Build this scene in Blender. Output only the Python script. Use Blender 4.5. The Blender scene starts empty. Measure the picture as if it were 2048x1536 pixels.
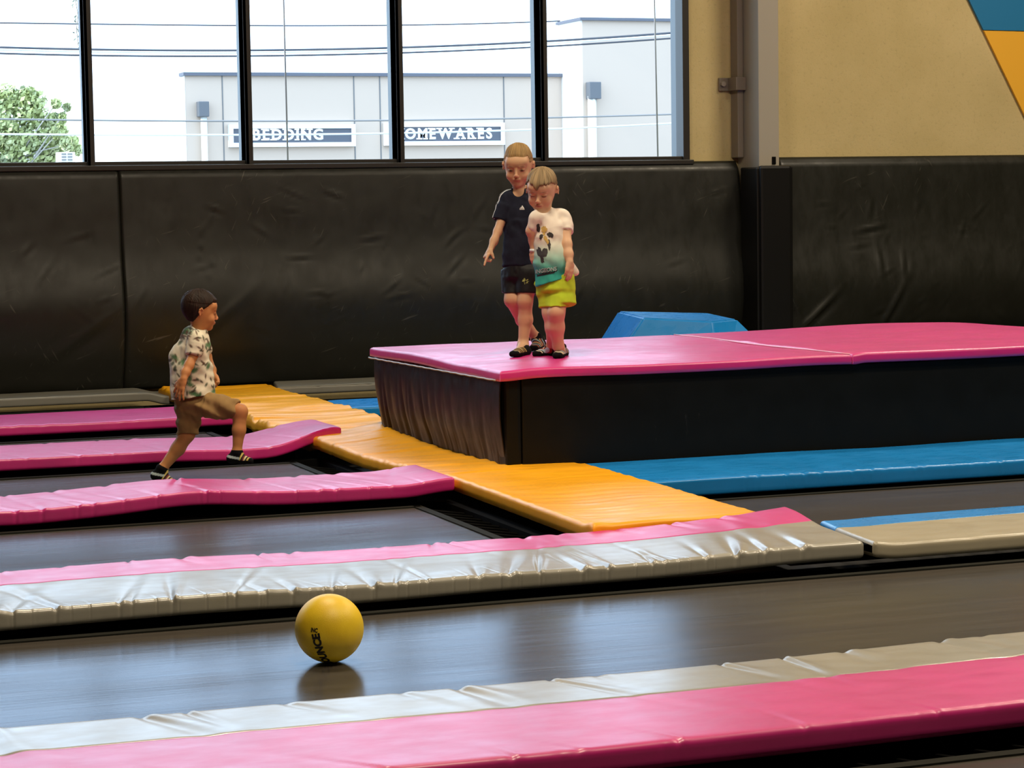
import bpy, bmesh, math, random
import numpy as np
from mathutils import Vector, Matrix
from mathutils.bvhtree import BVHTree

# ---------------------------------------------------------------- camera
S = bpy.context.scene
FPX = 4600.0                       # focal length in pixels of the 2048 wide frame
CAMZ = 1.35
PITCH, ROLL, YAW = math.atan(378 / FPX), 0.015407, 0.35279
def cam_axes():
    f = Vector((math.sin(YAW) * math.cos(PITCH), math.cos(YAW) * math.cos(PITCH), -math.sin(PITCH)))
    r0 = Vector((math.cos(YAW), -math.sin(YAW), 0)); d0 = f.cross(r0)
    R = math.cos(ROLL) * r0 + math.sin(ROLL) * d0
    D = -math.sin(ROLL) * r0 + math.cos(ROLL) * d0
    return R, D, f
CR, CD, CF = cam_axes()
cd = bpy.data.cameras.new('camera'); cd.sensor_width = 36; cd.lens = FPX / 2048 * 36
cd.clip_start = 0.1; cd.clip_end = 500
cam = bpy.data.objects.new('camera', cd); S.collection.objects.link(cam)
mw = Matrix.Identity(4)
for i in range(3):
    mw[i][0] = CR[i]; mw[i][1] = -CD[i]; mw[i][2] = -CF[i]
mw[2][3] = CAMZ
cam.matrix_world = mw; S.camera = cam

# ---------------------------------------------------------------- world, sun, lamps, exposure
S.view_settings.view_transform = 'Standard'; S.view_settings.look = 'None'
S.view_settings.exposure = 0.0; S.view_settings.gamma = 1.0; S.view_settings.use_curve_mapping = False
W = bpy.data.worlds.new('sky'); S.world = W; W.use_nodes = True
bg = W.node_tree.nodes['Background']; bg.inputs[0].default_value = (0.60, 0.79, 1.0, 1); bg.inputs[1].default_value = 4.3
def light(kind, name, loc, rot, energy, color, size=None, sy=None):
    l = bpy.data.lights.new(name, kind); l.energy = energy; l.color = color
    if size: l.shape = 'RECTANGLE'; l.size = size; l.size_y = sy or size
    o = bpy.data.objects.new(name, l); S.collection.objects.link(o); o.location = loc; o.rotation_euler = rot
    return o
sun = light('SUN', 'sun', (0, 0, 30), (0, 0, 0), 5.0, (1, .97, .9)); sun.data.angle = .01
sun.rotation_euler = Vector((1.0, 0.02, -.75)).to_track_quat('-Z', 'Y').to_euler()
WARM = (1.0, .84, .62)
for i, (lx, ly) in enumerate(((2.5, 3.5), (2.5, 9.0), (8.0, 5.5), (9.5, 11.5))):
    light('AREA', 'ceiling_lamp', (lx, ly, 6.2), (0, 0, 0), (230, 270, 290, 330)[i], WARM, 1.4, .8)

# ---------------------------------------------------------------- helpers
def px(u, v, depth):               # point seen at (u, v) at a depth along the viewing axis
    p = CR * ((u - 1024) / FPX) + CD * ((v - 768) / FPX) + CF
    return Vector((0, 0, CAMZ)) + p * depth
def at_y(u, v, y):
    p = CR * ((u - 1024) / FPX) + CD * ((v - 768) / FPX) + CF
    return Vector((0, 0, CAMZ)) + p * (y / p.y)
def link(name, me, mats=None, parent=None, smooth=False):
    if mats:
        for m in (mats if isinstance(mats, (list, tuple)) else [mats]): me.materials.append(m)
    if smooth: me.polygons.foreach_set('use_smooth', np.ones(len(me.polygons), bool))
    o = bpy.data.objects.new(name, me); S.collection.objects.link(o)
    if parent: o.parent = parent
    return o
def mesh(name, v, f, mats=None, parent=None, smooth=False):
    me = bpy.data.meshes.new(name); me.from_pydata([tuple(p) for p in v], [], [tuple(q) for q in f]); me.update()
    return link(name, me, mats, parent, smooth)
def empty(name, loc=(0, 0, 0)):
    o = bpy.data.objects.new(name, None); S.collection.objects.link(o); o.location = loc; o.empty_display_size = .05
    return o
def tag(o, label=None, cat=None, group=None, kind=None):
    if label: o['label'] = label
    if cat: o['category'] = cat
    if group: o['group'] = group
    if kind: o['kind'] = kind
    return o
def adopt(parent, *kids):          # parent keeping world position
    for k in kids:
        k.parent = parent; k.matrix_parent_inverse = Matrix.Translation(parent.location).inverted()
def bm_box(bm, x0, x1, y0, y1, z0, z1, bev=0.0):
    r = bmesh.ops.create_cube(bm, size=1)['verts']
    for v in r:
        v.co = Vector(((x0 + x1) / 2 + v.co.x * (x1 - x0), (y0 + y1) / 2 + v.co.y * (y1 - y0), (z0 + z1) / 2 + v.co.z * (z1 - z0)))
    if bev > 0:
        es = list({e for v in r for e in v.link_edges})
        bmesh.ops.bevel(bm, geom=es, offset=bev, segments=2, affect='EDGES', profile=.6)
def bm_tube(bm, pts, r, seg=8):
    pts = [Vector(p) for p in pts]; rings = []
    for i, p in enumerate(pts):
        t = (pts[min(i + 1, len(pts) - 1)] - pts[max(i - 1, 0)]).normalized()
        a = t.cross(Vector((0, 0, 1)) if abs(t.z) < .9 else Vector((1, 0, 0))).normalized(); b = t.cross(a)
        rr = r[i] if isinstance(r, (list, tuple)) else r
        rings.append([bm.verts.new(p + (a * math.cos(q) + b * math.sin(q)) * rr) for q in [2 * math.pi * k / seg for k in range(seg)]])
    for A, B in zip(rings, rings[1:]):
        for k in range(seg): bm.faces.new((A[k], A[(k + 1) % seg], B[(k + 1) % seg], B[k]))
    bm.faces.new(rings[0][::-1]); bm.faces.new(rings[-1])
def bm_obj(name, bm, mat, parent=None, smooth=False):
    bmesh.ops.recalc_face_normals(bm, faces=bm.faces)
    me = bpy.data.meshes.new(name); bm.to_mesh(me); bm.free()
    return link(name, me, mat, parent, smooth)
def box(name, mat, parent, *a, bev=0.0):
    bm = bmesh.new(); bm_box(bm, *a, bev=bev); return bm_obj(name, bm, mat, parent)

rng = np.random.default_rng(7)
_tab = rng.random(65536) * 2 - 1
def _h(ix, iy, seed): return _tab[(ix.astype(np.int64) * 374761393 + iy.astype(np.int64) * 668265263 + seed * 974634777) & 65535]
def noise2(x, y, seed=0):
    x = np.asarray(x, float); y = np.asarray(y, float) + 0 * x; x = x + 0 * y
    ix = np.floor(x); iy = np.floor(y); fx = x - ix; fy = y - iy
    fx = fx * fx * (3 - 2 * fx); fy = fy * fy * (3 - 2 * fy)
    a = _h(ix, iy, seed); b = _h(ix + 1, iy, seed); c = _h(ix, iy + 1, seed); d = _h(ix + 1, iy + 1, seed)
    return (a * (1 - fx) + b * fx) * (1 - fy) + (c * (1 - fx) + d * fx) * fy
def sstep(a, b, x):
    t = np.clip((np.asarray(x, float) - a) / (b - a), 0, 1); return t * t * (3 - 2 * t)
def gauss(x, c, w): return np.exp(-((np.asarray(x, float) - c) / w) ** 2)

# ---------------------------------------------------------------- materials
def srgb(r, g, b):
    return tuple(((c / 255 + .055) / 1.055) ** 2.4 if c > 10 else c / 255 / 12.92 for c in (r, g, b)) + (1,)
class N:                            # tiny node helper
    def __init__(s, name):
        s.m = bpy.data.materials.new(name); s.m.use_nodes = True; s.t = s.m.node_tree; s.p = s.t.nodes['Principled BSDF']
    def n(s, kind, **kw):
        x = s.t.nodes.new(kind)
        for k, v in kw.items():
            if hasattr(x, k): setattr(x, k, v)
            else: x.inputs[k.replace('_', ' ')].default_value = v
        return x
    def l(s, a, b): s.t.links.new(a, b)
    def coord(s, scale=(1, 1, 1), kind='Object', rot=0.0):
        c = s.n('ShaderNodeTexCoord'); m = s.n('ShaderNodeMapping'); m.inputs['Scale'].default_value = scale
        if rot:
            r = s.n('ShaderNodeMapping'); r.inputs['Rotation'].default_value = (0, rot, 0); s.l(c.outputs[kind], r.inputs[0]); s.l(r.outputs[0], m.inputs[0]); return m.outputs[0]
        s.l(c.outputs[kind], m.inputs[0]); return m.outputs[0]
    def noise(s, scale, coordsc=(1, 1, 1), detail=4, rough=.55):
        t = s.n('ShaderNodeTexNoise'); t.inputs['Scale'].default_value = scale; t.inputs['Detail'].default_value = detail
        t.inputs['Roughness'].default_value = rough; s.l(s.coord(coordsc), t.inputs['Vector']); return t.outputs['Fac']
    def ramp(s, fac, *stops):
        r = s.n('ShaderNodeValToRGB'); e = r.color_ramp.elements
        while len(e) < len(stops): e.new(.5)
        for k, (p, c) in enumerate(stops):
            e[k].position = p; e[k].color = c if len(c) == 4 else (*c, 1)
        s.l(fac, r.inputs[0]); return r.outputs[0]
    def bump(s, h, strength, dist=.01, prev=None):
        b = s.n('ShaderNodeBump'); b.inputs['Strength'].default_value = strength; b.inputs['Distance'].default_value = dist
        s.l(h, b.inputs['Height'])
        if prev: s.l(prev, b.inputs['Normal'])
        return b.outputs[0]
    def set(s, **kw):
        for k, v in kw.items(): s.p.inputs[k.replace('_', ' ')].default_value = v
        return s
def plain(name, col, rough=.6, metal=0, spec=.5):
    a = N(name); a.set(Base_Color=col, Roughness=rough, Metallic=metal); a.p.inputs['Specular IOR Level'].default_value = spec
    return a.m
def vinyl(name, col, rough=.27, spec=.5, fine=.25, dirt=.08, coat=0.0, crough=.31):
    a = N(name)
    d = a.ramp(a.noise(3.5, (1, 1, 1), 5), (.3, tuple(c * (1 - dirt * 1.6) for c in col[:3])), (.62, col[:3]), (.8, tuple(min(1, c * (1 + dirt)) for c in col[:3])))
    a.l(d, a.p.inputs['Base Color'])
    r = a.ramp(a.noise(9, (1, 2, 1), 3), (.3, (rough * .85,) * 3), (.7, (rough * 1.3,) * 3)); a.l(r, a.p.inputs['Roughness'])
    b1 = a.bump(a.noise(22, (1, 1, 1), 3), fine * .16, .006); b2 = a.bump(a.noise(420, (1, 1, 1), 1), .12, .0006, b1)
    a.l(b2, a.p.inputs['Normal']); a.p.inputs['Specular IOR Level'].default_value = spec
    a.p.inputs['Coat Weight'].default_value = coat; a.p.inputs['Coat Roughness'].default_value = crough; a.p.inputs['Coat IOR'].default_value = 1.65
    return a.m
PINK = vinyl('pink_vinyl', (.68, .016, .22), .44, .6, coat=.55)
SILVER = vinyl('silver_grey_vinyl', (.34, .315, .25), .40, .9, coat=.5, crough=.21)
YELLOW = vinyl('yellow_vinyl', (.98, .44, .012), .36, .3)
BLUE = vinyl('blue_vinyl', (.012, .26, .70), .28)
DARK = plain('black_steel', (.004, .004, .004, 1), .8, 0, .05)
WEB = plain('webbing', (.018, .018, .014, 1), .8, 0, .08)

def bed_mat():
    a = N('trampoline_mesh')
    n = a.noise(5, (.25, 3.0, 1), 5, .65); n2 = a.noise(60, (.06, 1.6, 1), 3, .6)
    c = a.ramp(n, (.3, (.048, .040, .031)), (.7, (.075, .062, .048))); a.l(c, a.p.inputs['Base Color'])
    a.set(Roughness=.8); a.p.inputs['Specular IOR Level'].default_value = 0.0
    g = a.n('ShaderNodeBsdfGlossy'); g.inputs['Roughness'].default_value = .19; g.inputs['Color'].default_value = (.78, .88, 1, 1)
    rr = a.ramp(n2, (.3, (.19,) * 3), (.7, (.25,) * 3)); a.l(rr, g.inputs['Roughness'])
    b = a.bump(n2, .12, .002); b = a.bump(n, .15, .004, b); a.l(b, g.inputs['Normal']); a.l(b, a.p.inputs['Normal'])
    f = a.n('ShaderNodeFresnel'); f.inputs['IOR'].default_value = 1.45
    mu = a.n('ShaderNodeMath', operation='MULTIPLY_ADD'); mu.inputs[1].default_value = .10; mu.inputs[2].default_value = .17; a.l(f.outputs[0], mu.inputs[0])
    mx = a.n('ShaderNodeMixShader'); a.l(mu.outputs[0], mx.inputs[0]); a.l(a.p.outputs[0], mx.inputs[1]); a.l(g.outputs[0], mx.inputs[2])
    a.l(mx.outputs[0], a.t.nodes['Material Output'].inputs[0]); return a.m
BED = bed_mat()

# ---------------------------------------------------------------- pads
def prof(th, r, nside, fr):
    """cross-section: (fy, oy, oz, ny, nz) from under-near edge round the top to under-far edge"""
    P = [(0, .12, -th, 0, -1), (0, .05, -th, 0, -1)]
    for k in range(4):
        a = math.pi / 2 * k / 3; P.append((0, r - r * math.sin(a), -th + r - r * math.cos(a), -math.sin(a), -math.cos(a)))
    for k in range(1, nside): P.append((0, 0, -th + r + (th - 2 * r) * k / nside, -1, 0))
    for k in range(5):
        a = math.pi / 2 * k / 4; P.append((0, r - r * math.cos(a), -r + r * math.sin(a), -math.cos(a), math.sin(a)))
    for f in fr: P.append((f, r * (1 - 2 * f), 0, 0, 1))
    for k in range(5):
        a = math.pi / 2 * k / 4; P.append((1, -r + r * math.sin(a), -r + r * math.cos(a), math.sin(a), math.cos(a)))
    for k in range(1, nside): P.append((1, 0, -r - (th - 2 * r) * k / nside, 1, 0))
    P += [(1, 0, -th + .006, 1, 0), (1, -.05, -th, 0, -1), (1, -.12, -th, 0, -1)]
    return np.array(P)
def pad(name, x0, x1, yn, yf, zt, th=.055, r=.010, parts=None, seam=None, disp=None, dx=.018, dy=.016, jit=True):
    """cushion swept along X. x0, x1: functions of the cross fraction; yn, yf, zt: functions of x (and y)"""
    c = lambda q: q if callable(q) else (lambda *a: q)
    X0, X1, YN, YF, ZT = c(x0), c(x1), c(yn), c(yf), c(zt)
    w = abs(YF((X0(0) + X1(0)) / 2) - YN((X0(0) + X1(0)) / 2)); nf = max(6, int(w / dy))
    fr = list(np.linspace(0, 1, nf + 1)[1:-1])
    if seam: fr = sorted([f for f in fr if abs(f - seam) > .012] + [seam - .006, seam, seam + .006])
    P = prof(th, r, 4, fr); fy = P[:, 0]
    L = abs(X1(.5) - X0(.5)); nx = max(4, int(L / dx))
    e = np.array([0, .0015, .004, .008, r]) / L
    t = np.concatenate([e, np.linspace(r / L, 1 - r / L, nx)[1:-1], 1 - e[::-1]])
    T = t[:, None]; FY = fy[None, :] + 0 * T
    xa = np.vectorize(X0)(fy)[None, :]; xb = np.vectorize(X1)(fy)[None, :]
    X = xa * (1 - T) + xb * T
    yn_ = np.vectorize(YN)(X); yf_ = np.vectorize(YF)(X)
    Y = yn_ * (1 - FY) + yf_ * FY + P[None, :, 1]
    s = np.minimum(T, 1 - T) * L; sh = np.where(s < r, r - np.sqrt(np.clip(r * r - (r - s) ** 2, 0, None)), 0)
    Z = np.vectorize(ZT)(X, Y) + P[None, :, 2]
    ny = P[None, :, 3]; nz = P[None, :, 4]
    D = -sh + 0 * X
    if disp is not None:
        dt, ds = disp(X, Y, FY)
        D = D + dt * np.clip(nz, 0, 1) + ds * np.abs(ny)
    if seam: D = D - .0022 * gauss(FY, seam, .004) * np.clip(nz, 0, 1)
    V = np.stack([X, Y + ny * D, Z + nz * D], -1); n0, n1 = X.shape
    idx = np.arange(n0 * n1).reshape(n0, n1)
    def build(nm, mask_cols, mat, parent, caps):
        F = []
        for j in mask_cols:
            a, b, cc, d = idx[:-1, j], idx[1:, j], idx[1:, (j + 1) % n1], idx[:-1, (j + 1) % n1]
            F += list(zip(a, b, cc, d))
        Vv = V.reshape(-1, 3)
        F = np.array(F); used = np.unique(F); mp = -np.ones(len(Vv), int); mp[used] = np.arange(len(used))
        faces = [tuple(int(q) for q in row) for row in mp[F]]
        if caps:
            faces.append(tuple(int(mp[q]) for q in idx[0, :])); faces.append(tuple(int(mp[q]) for q in idx[-1, ::-1]))
        o = mesh(nm, Vv[used], faces, mat, parent, True)
        for q in o.data.polygons[-2:] if caps else []: q.use_smooth = False
        return o
    if not seam: return build(name, range(n1), parts, None, True)
    root = empty(name, ((X0(0) + X1(0)) / 2, YN(2.5), 0.0))
    js = int(np.argmin(np.abs(np.where((P[:, 4] > .99), fy, 9) - seam)))
    (nA, mA), (nB, mB) = parts
    adopt(root, build(nA, range(0, js), mA, None, False), build(nB, range(js, n1 - 1), mB, None, False))
    return root
def creases(seed, x0, x1, n, amp, wid, length, edge='near', slant=(.1, .5), yr=.8, side=.6):
    """gathers in the cover: sharp slanted folds that start on one edge and fade over the top"""
    g = np.random.default_rng(seed); xi = np.sort(x0 + (x1 - x0) * (np.arange(n) + g.random(n) * .8) / n)
    A = amp * (.35 + g.random(n)); Wd = wid * (.6 + .9 * g.random(n)); Ln = length * (.4 + 1.1 * g.random(n)); Sl = slant[0] + (slant[1] - slant[0]) * g.random(n)
    def f(X, Y, FY):
        q = (FY if edge == 'near' else 1 - FY) * yr
        dt = 0 * X; ds = 0 * X
        for a, xx, w, l, s in zip(A, xi, Wd, Ln, Sl):
            u = (X - xx + s * q) / (w * (1 + 5 * q)); fade = np.exp(-q / l)
            dt += a * fade * (-np.exp(-u * u) + .55 * np.exp(-((u - 1.9) / 1.3) ** 2))
            ds += -side * a * np.exp(-((X - xx) / (w * .7)) ** 2)
        return dt, ds
    return f
def lumps(ax, ay, sx, sy, seed):
    return lambda X, Y, FY: (ax * noise2(X * sx, Y * sy, seed), ay * noise2(X * sx * 2, Y * 3, seed + 1))
def addf(*fs):
    def f(X, Y, FY):
        a = 0 * X; b = 0 * X
        for q in fs:
            u, v = q(X, Y, FY); a = a + u; b = b + v
        return a, b
    return f

# front two-tone pad: pink towards us, silver behind
d = addf(creases(1, .2, 5.2, 22, .0055, .012, .22, 'far', (-.5, .2), .8, .25), creases(2, .2, 5.2, 18, .003, .007, .12, 'near', (.1, .8), .8, .3), lumps(.003, .001, 1.1, 2.2, 3))
o = pad('trampoline_pad', -.6, 5.6, lambda x: 4.79 + .015 * math.sin(x * 2.1), lambda x: 5.54 + .025 * math.sin(x * 1.7 + 1), .092, .068, .016,
        (('pink_cover', PINK), ('silver_cover', SILVER)), .635, d, dx=.006)
tag(o, 'long pink and silver padded strip closest to the camera across the bottom', 'trampoline pad', 'two-tone padded strips')
# second two-tone pad: silver towards us, pink behind
def zC(x, y): return .092 + .020 * max(0, min(1, (x - 3.62) / .46)) * sstep(7.6, 7.95, y) + .012 * noise2(x * 1.3, 2, 5)
d = addf(creases(11, .6, 3.8, 26, .0095, .0090, .28, 'near', (-.40, .25), .8, .25), creases(15, .6, 3.8, 38, .0022, .003, .05, 'near', (.0, .3), .8, .8), creases(12, .6, 3.9, 16, .005, .012, .10, 'far', (-.3, .3), .8, .2), lumps(.004, .001, 1.7, 3.0, 6))
o = pad('trampoline_pad', -.6, lambda f: 3.985 + .115 * f, lambda x: 7.15 + .05 * sstep(1.8, 2.7, x), lambda x: 7.95 + .03 * sstep(3.4, 4.0, x) + .06 * max(0, (x - 3.85) / .25), zC, .062, .016,
        (('silver_cover', SILVER), ('pink_cover', PINK)), .645, d, dx=.0035)
tag(o, 'silver and pink padded strip behind the yellow ball, wrinkled and gathered', 'trampoline pad', 'two-tone padded strips')
d = addf(creases(21, 4.1, 7, 6, .002, .02, .1, 'near', (0, .5), .8, .4), lumps(.005, .002, 1.0, 2.0, 9))
BEIGE = vinyl('beige_vinyl', (.42, .37, .26), .33)
o = pad('trampoline_pad', lambda f: 4.005 + .105 * f, 8.6, lambda x: 7.17, lambda x: 7.80 - .02 * gauss(x, 4.2, .1), lambda x, y: .09 + .012 * gauss(x, 4.0, .06), .06, .016,
        (('beige_cover', BEIGE), ('blue_cover', BLUE)), .70, d)
tag(o, 'smooth beige and blue padded strip right of the silver one, reaching the right edge', 'trampoline pad', 'two-tone padded strips')
# three pink strips on the left
d = addf(creases(31, 1.0, 3.2, 17, .0045, .008, .2, 'near', (.05, .5), .55, .6), creases(32, 1.0, 3.2, 9, .006, .014, .25, 'far', (-.4, .4), .55, .3), lumps(.002, .001, 2.5, 4, 13))
o = pad('pink_pad', -.6, lambda f: 3.25 + .0 * f, lambda x: 9.575 + .03 * gauss(x, 2.1, .3), lambda x: 10.12 - .05 * gauss(x, 2.3, .3),
        lambda x, y: .09 + .022 * gauss(x, 2.08, .28) - .012 * gauss(x, 1.35, .25) + .02 * sstep(3.0, 3.25, x), .062, .012, PINK, None, d, dx=.006)
tag(o, 'pink padded strip nearest the running boy, under his trailing foot', 'trampoline pad', 'pink padded strips')
d = addf(creases(41, 1.3, 3.3, 12, .003, .008, .2, 'near', (.05, .5), .7, .5), creases(42, 1.0, 3.2, 7, .004, .014, .2, 'far', (-.4, .4), .55, .3), lumps(.002, .001, 2.2, 4, 17))
o = pad('pink_pad', -.4, lambda f: 3.33, lambda x: 11.46 + .2 * sstep(2.9, 3.35, x), lambda x: 12.13,
        lambda x, y: .088 + .058 * sstep(2.85, 3.3, x) - .012 * gauss(x, 2.75, .25) - .01 * sstep(3.28, 3.36, x), .06, .012, PINK, None, d, dx=.008)
tag(o, 'pink padded strip with an upturned right end on the yellow mat', 'trampoline pad', 'pink padded strips')
d = addf(creases(51, 1.6, 3.2, 9, .003, .02, .2, 'near', (.05, .5), .8, .5), lumps(.004, .002, 2.2, 3, 19))
o = pad('pink_pad', -.2, lambda f: 3.16 + .02 * f, 13.17, 13.94, .088, .06, .016, PINK, None, d)
tag(o, 'farthest pink padded strip, behind the running boy', 'trampoline pad', 'pink padded strips')
# grey strips at the foot of the wall
GREY = vinyl('grey_vinyl', (.24, .23, .19), .4)
o = pad('grey_pad', 0, lambda f: 3.80 + .1 * f, 15.0, 15.46, lambda x, y: .088 - .030 * sstep(2.95, 3.1, x), .055, .012, GREY, None, lumps(.003, .002, 2, 3, 23))
tag(o, 'grey padded strip at the foot of the black wall pads, left of the yellow mat', 'trampoline pad', 'grey padded strips')
EDGE_HIGHLIGHT = plain('pale_highlight', (.42, .42, .36, 1), .4)  # pale tube stands for the bright highlight on the grey pads' near edge
bm = bmesh.new(); bm_tube(bm, [(.2, 15.008, .086), (2.9, 15.008, .086)], .0045, 6); w_ = bm_obj('edge_highlight', bm, EDGE_HIGHLIGHT, None, True); w_.parent = o
o = pad('grey_pad', lambda f: 3.83 + .1 * f, 8.5, 14.95, 15.46, .09, .055, .014, GREY, None, addf(creases(61, 3.9, 6, 16, .003, .02, .1, 'near', (.05, .5), .5, .9), lumps(.003, .002, 2, 3, 24)))
tag(o, 'grey padded strip at the foot of the black wall pads, right of the yellow mat', 'trampoline pad', 'grey padded strips')
bm = bmesh.new(); bm_tube(bm, [(3.86, 14.957, .089), (8.3, 14.957, .089)], .004, 6); w_ = bm_obj('edge_highlight', bm, EDGE_HIGHLIGHT, None, True); w_.parent = o

# yellow walkway: three mats with wrinkles running across
def ywr(seed, amp, fr, stretch=1.0):
    def f(X, Y, FY):
        wx = .35 * noise2(X * 1.6, Y * .8, seed) + .12 * noise2(X * 4, Y * 2, seed + 7)
        u = noise2(X * .9 + 11, (Y + wx * .35) * fr, seed + 1); u2 = noise2(X * 2.2, (Y + wx * .35) * fr * 1.9, seed + 2); u = np.sqrt(u * u + .012)
        m = .45 + .55 * sstep(-.4, .5, noise2(X * 1.7, Y * 1.3, seed + 3))
        return amp * m * ((1 - u) * 1.2 + .4 * u2), .10 * amp * noise2(X * 3, Y * 26, seed + 4)
    return f
def slab(name, quad, zt, th, r, mat, disp, step=.012, parent=None):
    """cushion over a quad (near-left, near-right, far-right, far-left) with rounded rim"""
    q = [Vector((*p, 0)) for p in quad]
    nu = int(max((q[1] - q[0]).length, (q[2] - q[3]).length) / step); nv = int(max((q[3] - q[0]).length, (q[2] - q[1]).length) / step)
    def ring(n, L):
        e = np.array([-3, -2, -1, 0, .15, .5, 1.0]); i = np.linspace(r, L - r, n)[1:-1]
        return np.concatenate([[-3, -2, -1], [0, .13 * r, .42 * r, r], i, [L - r, L - .42 * r, L - .13 * r, L], [L + 1, L + 2, L + 3]])
    Lu = ((q[1] - q[0]).length + (q[2] - q[3]).length) / 2; Lv = ((q[3] - q[0]).length + (q[2] - q[1]).length) / 2
    su = ring(nu, Lu); sv = ring(nv, Lv)
    U, Vv = np.meshgrid(su, sv, indexing='ij')
    def drop(s, L):
        k = np.clip(np.maximum(-s, s - L), 0, 3); s2 = np.clip(np.minimum(s, L - s), 0, r)
        rd = r - np.sqrt(np.clip(r * r - (r - s2) ** 2, 0, None))
        return k, rd
    ku, ru = drop(U, Lu); kv, rv = drop(Vv, Lv)
    k = np.maximum(ku, kv); rd = np.maximum(ru, rv)
    fu = np.clip(U / Lu, 0, 1); fv = np.clip(Vv / Lv, 0, 1)
    X = (q[0].x * (1 - fu) + q[1].x * fu) * (1 - fv) + (q[3].x * (1 - fu) + q[2].x * fu) * fv
    Y = (q[0].y * (1 - fu) + q[1].y * fu) * (1 - fv) + (q[3].y * (1 - fu) + q[2].y * fu) * fv
    dt, ds = disp(X, Y, fv)
    edge = np.clip(np.minimum(np.minimum(fu, 1 - fu) * Lu, np.minimum(fv, 1 - fv) * Lv) / .02, 0, 1)
    Z = np.vectorize(zt)(X, Y) + dt * (.3 + .7 * edge) - rd - np.where(k > 0, (th - r) * np.clip(k, 0, 2) / 2, 0)
    cx, cy = X.mean(), Y.mean()
    inn = np.where(k >= 3, .12, 0) - np.where(k > 0, ds, 0)
    X = X + (cx - X) / Lu * inn * 1.5; Y = Y + (cy - Y) / Lv * inn * 1.2
    n0, n1 = X.shape; idx = np.arange(n0 * n1).reshape(n0, n1)
    F = [(int(a), int(b), int(c_), int(d_)) for a, b, c_, d_ in zip(idx[:-1, :-1].ravel(), idx[1:, :-1].ravel(), idx[1:, 1:].ravel(), idx[:-1, 1:].ravel())]
    F.append(tuple(int(z) for z in idx[0, :]) + tuple(int(z) for z in idx[1:, -1]) + tuple(int(z) for z in idx[-1, -2::-1]) + tuple(int(z) for z in idx[-2:0:-1, 0]))
    return mesh(name, np.stack([X, Y, Z], -1).reshape(-1, 3), F, mat, parent, True)
GW = 'yellow mats of the walkway'
o = slab('yellow_mat', ((3.235, 7.93), (4.0, 8.04), (4.02, 9.93), (3.27, 9.80)), lambda x, y: .093 + .012 * gauss(y, 7.97, .05) + .008 * gauss(x, 3.26, .04), .06, .016, YELLOW, ywr(70, .0060, 16), .009)
tag(o, 'large flat yellow mat in front of the black platform corner', 'mat', GW)
o = slab('yellow_mat', ((3.25, 9.80), (4.0, 9.90), (3.98, 12.12), (3.15, 11.62)), lambda x, y: .088 + .030 * sstep(11.2, 12.1, y) * sstep(3.2, 3.6, x) + .014 * sstep(10.9, 11.6, y) - .008 * gauss(y, 10.7, .4), .058, .016, YELLOW, ywr(80, .016, 15), .008)
tag(o, 'wrinkled middle yellow mat along the left side of the black platform', 'mat', GW)
o = slab('yellow_mat', ((3.17, 11.72), (3.86, 12.16), (3.84, 15.25), (3.10, 15.32)), lambda x, y: .078 + .010 * noise2(x * 2, y * 1.5, 77), .058, .016, YELLOW, ywr(90, .026, 10), .008)
tag(o, 'farthest yellow mat, strongly wrinkled, running up to the wall', 'mat', GW)
# blue pads right of the walkway
GB = 'blue padded strips'
d = addf(creases(101, 4.4, 8, 34, .0035, .009, .3, 'near', (-.5, .1), .7, .7), lumps(.004, .003, 1.6, 3, 27))
o = pad('blue_pad', lambda f: 4.02 - .03 * f, 8.6, lambda x: 9.18 - .012 * (x - 4), 9.96, .087, .075, .012, BLUE, None, d, dx=.008)
tag(o, 'long blue padded strip along the front foot of the black platform', 'trampoline pad', GB)
o = pad('blue_pad', 3.86, 8.6, 13.33, 13.86, .085, .065, .016, BLUE, None, lumps(.004, .002, 2, 3, 29))
tag(o, 'blue padded strip behind the platform, its end showing beside the far yellow mat', 'trampoline pad', GB)

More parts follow.
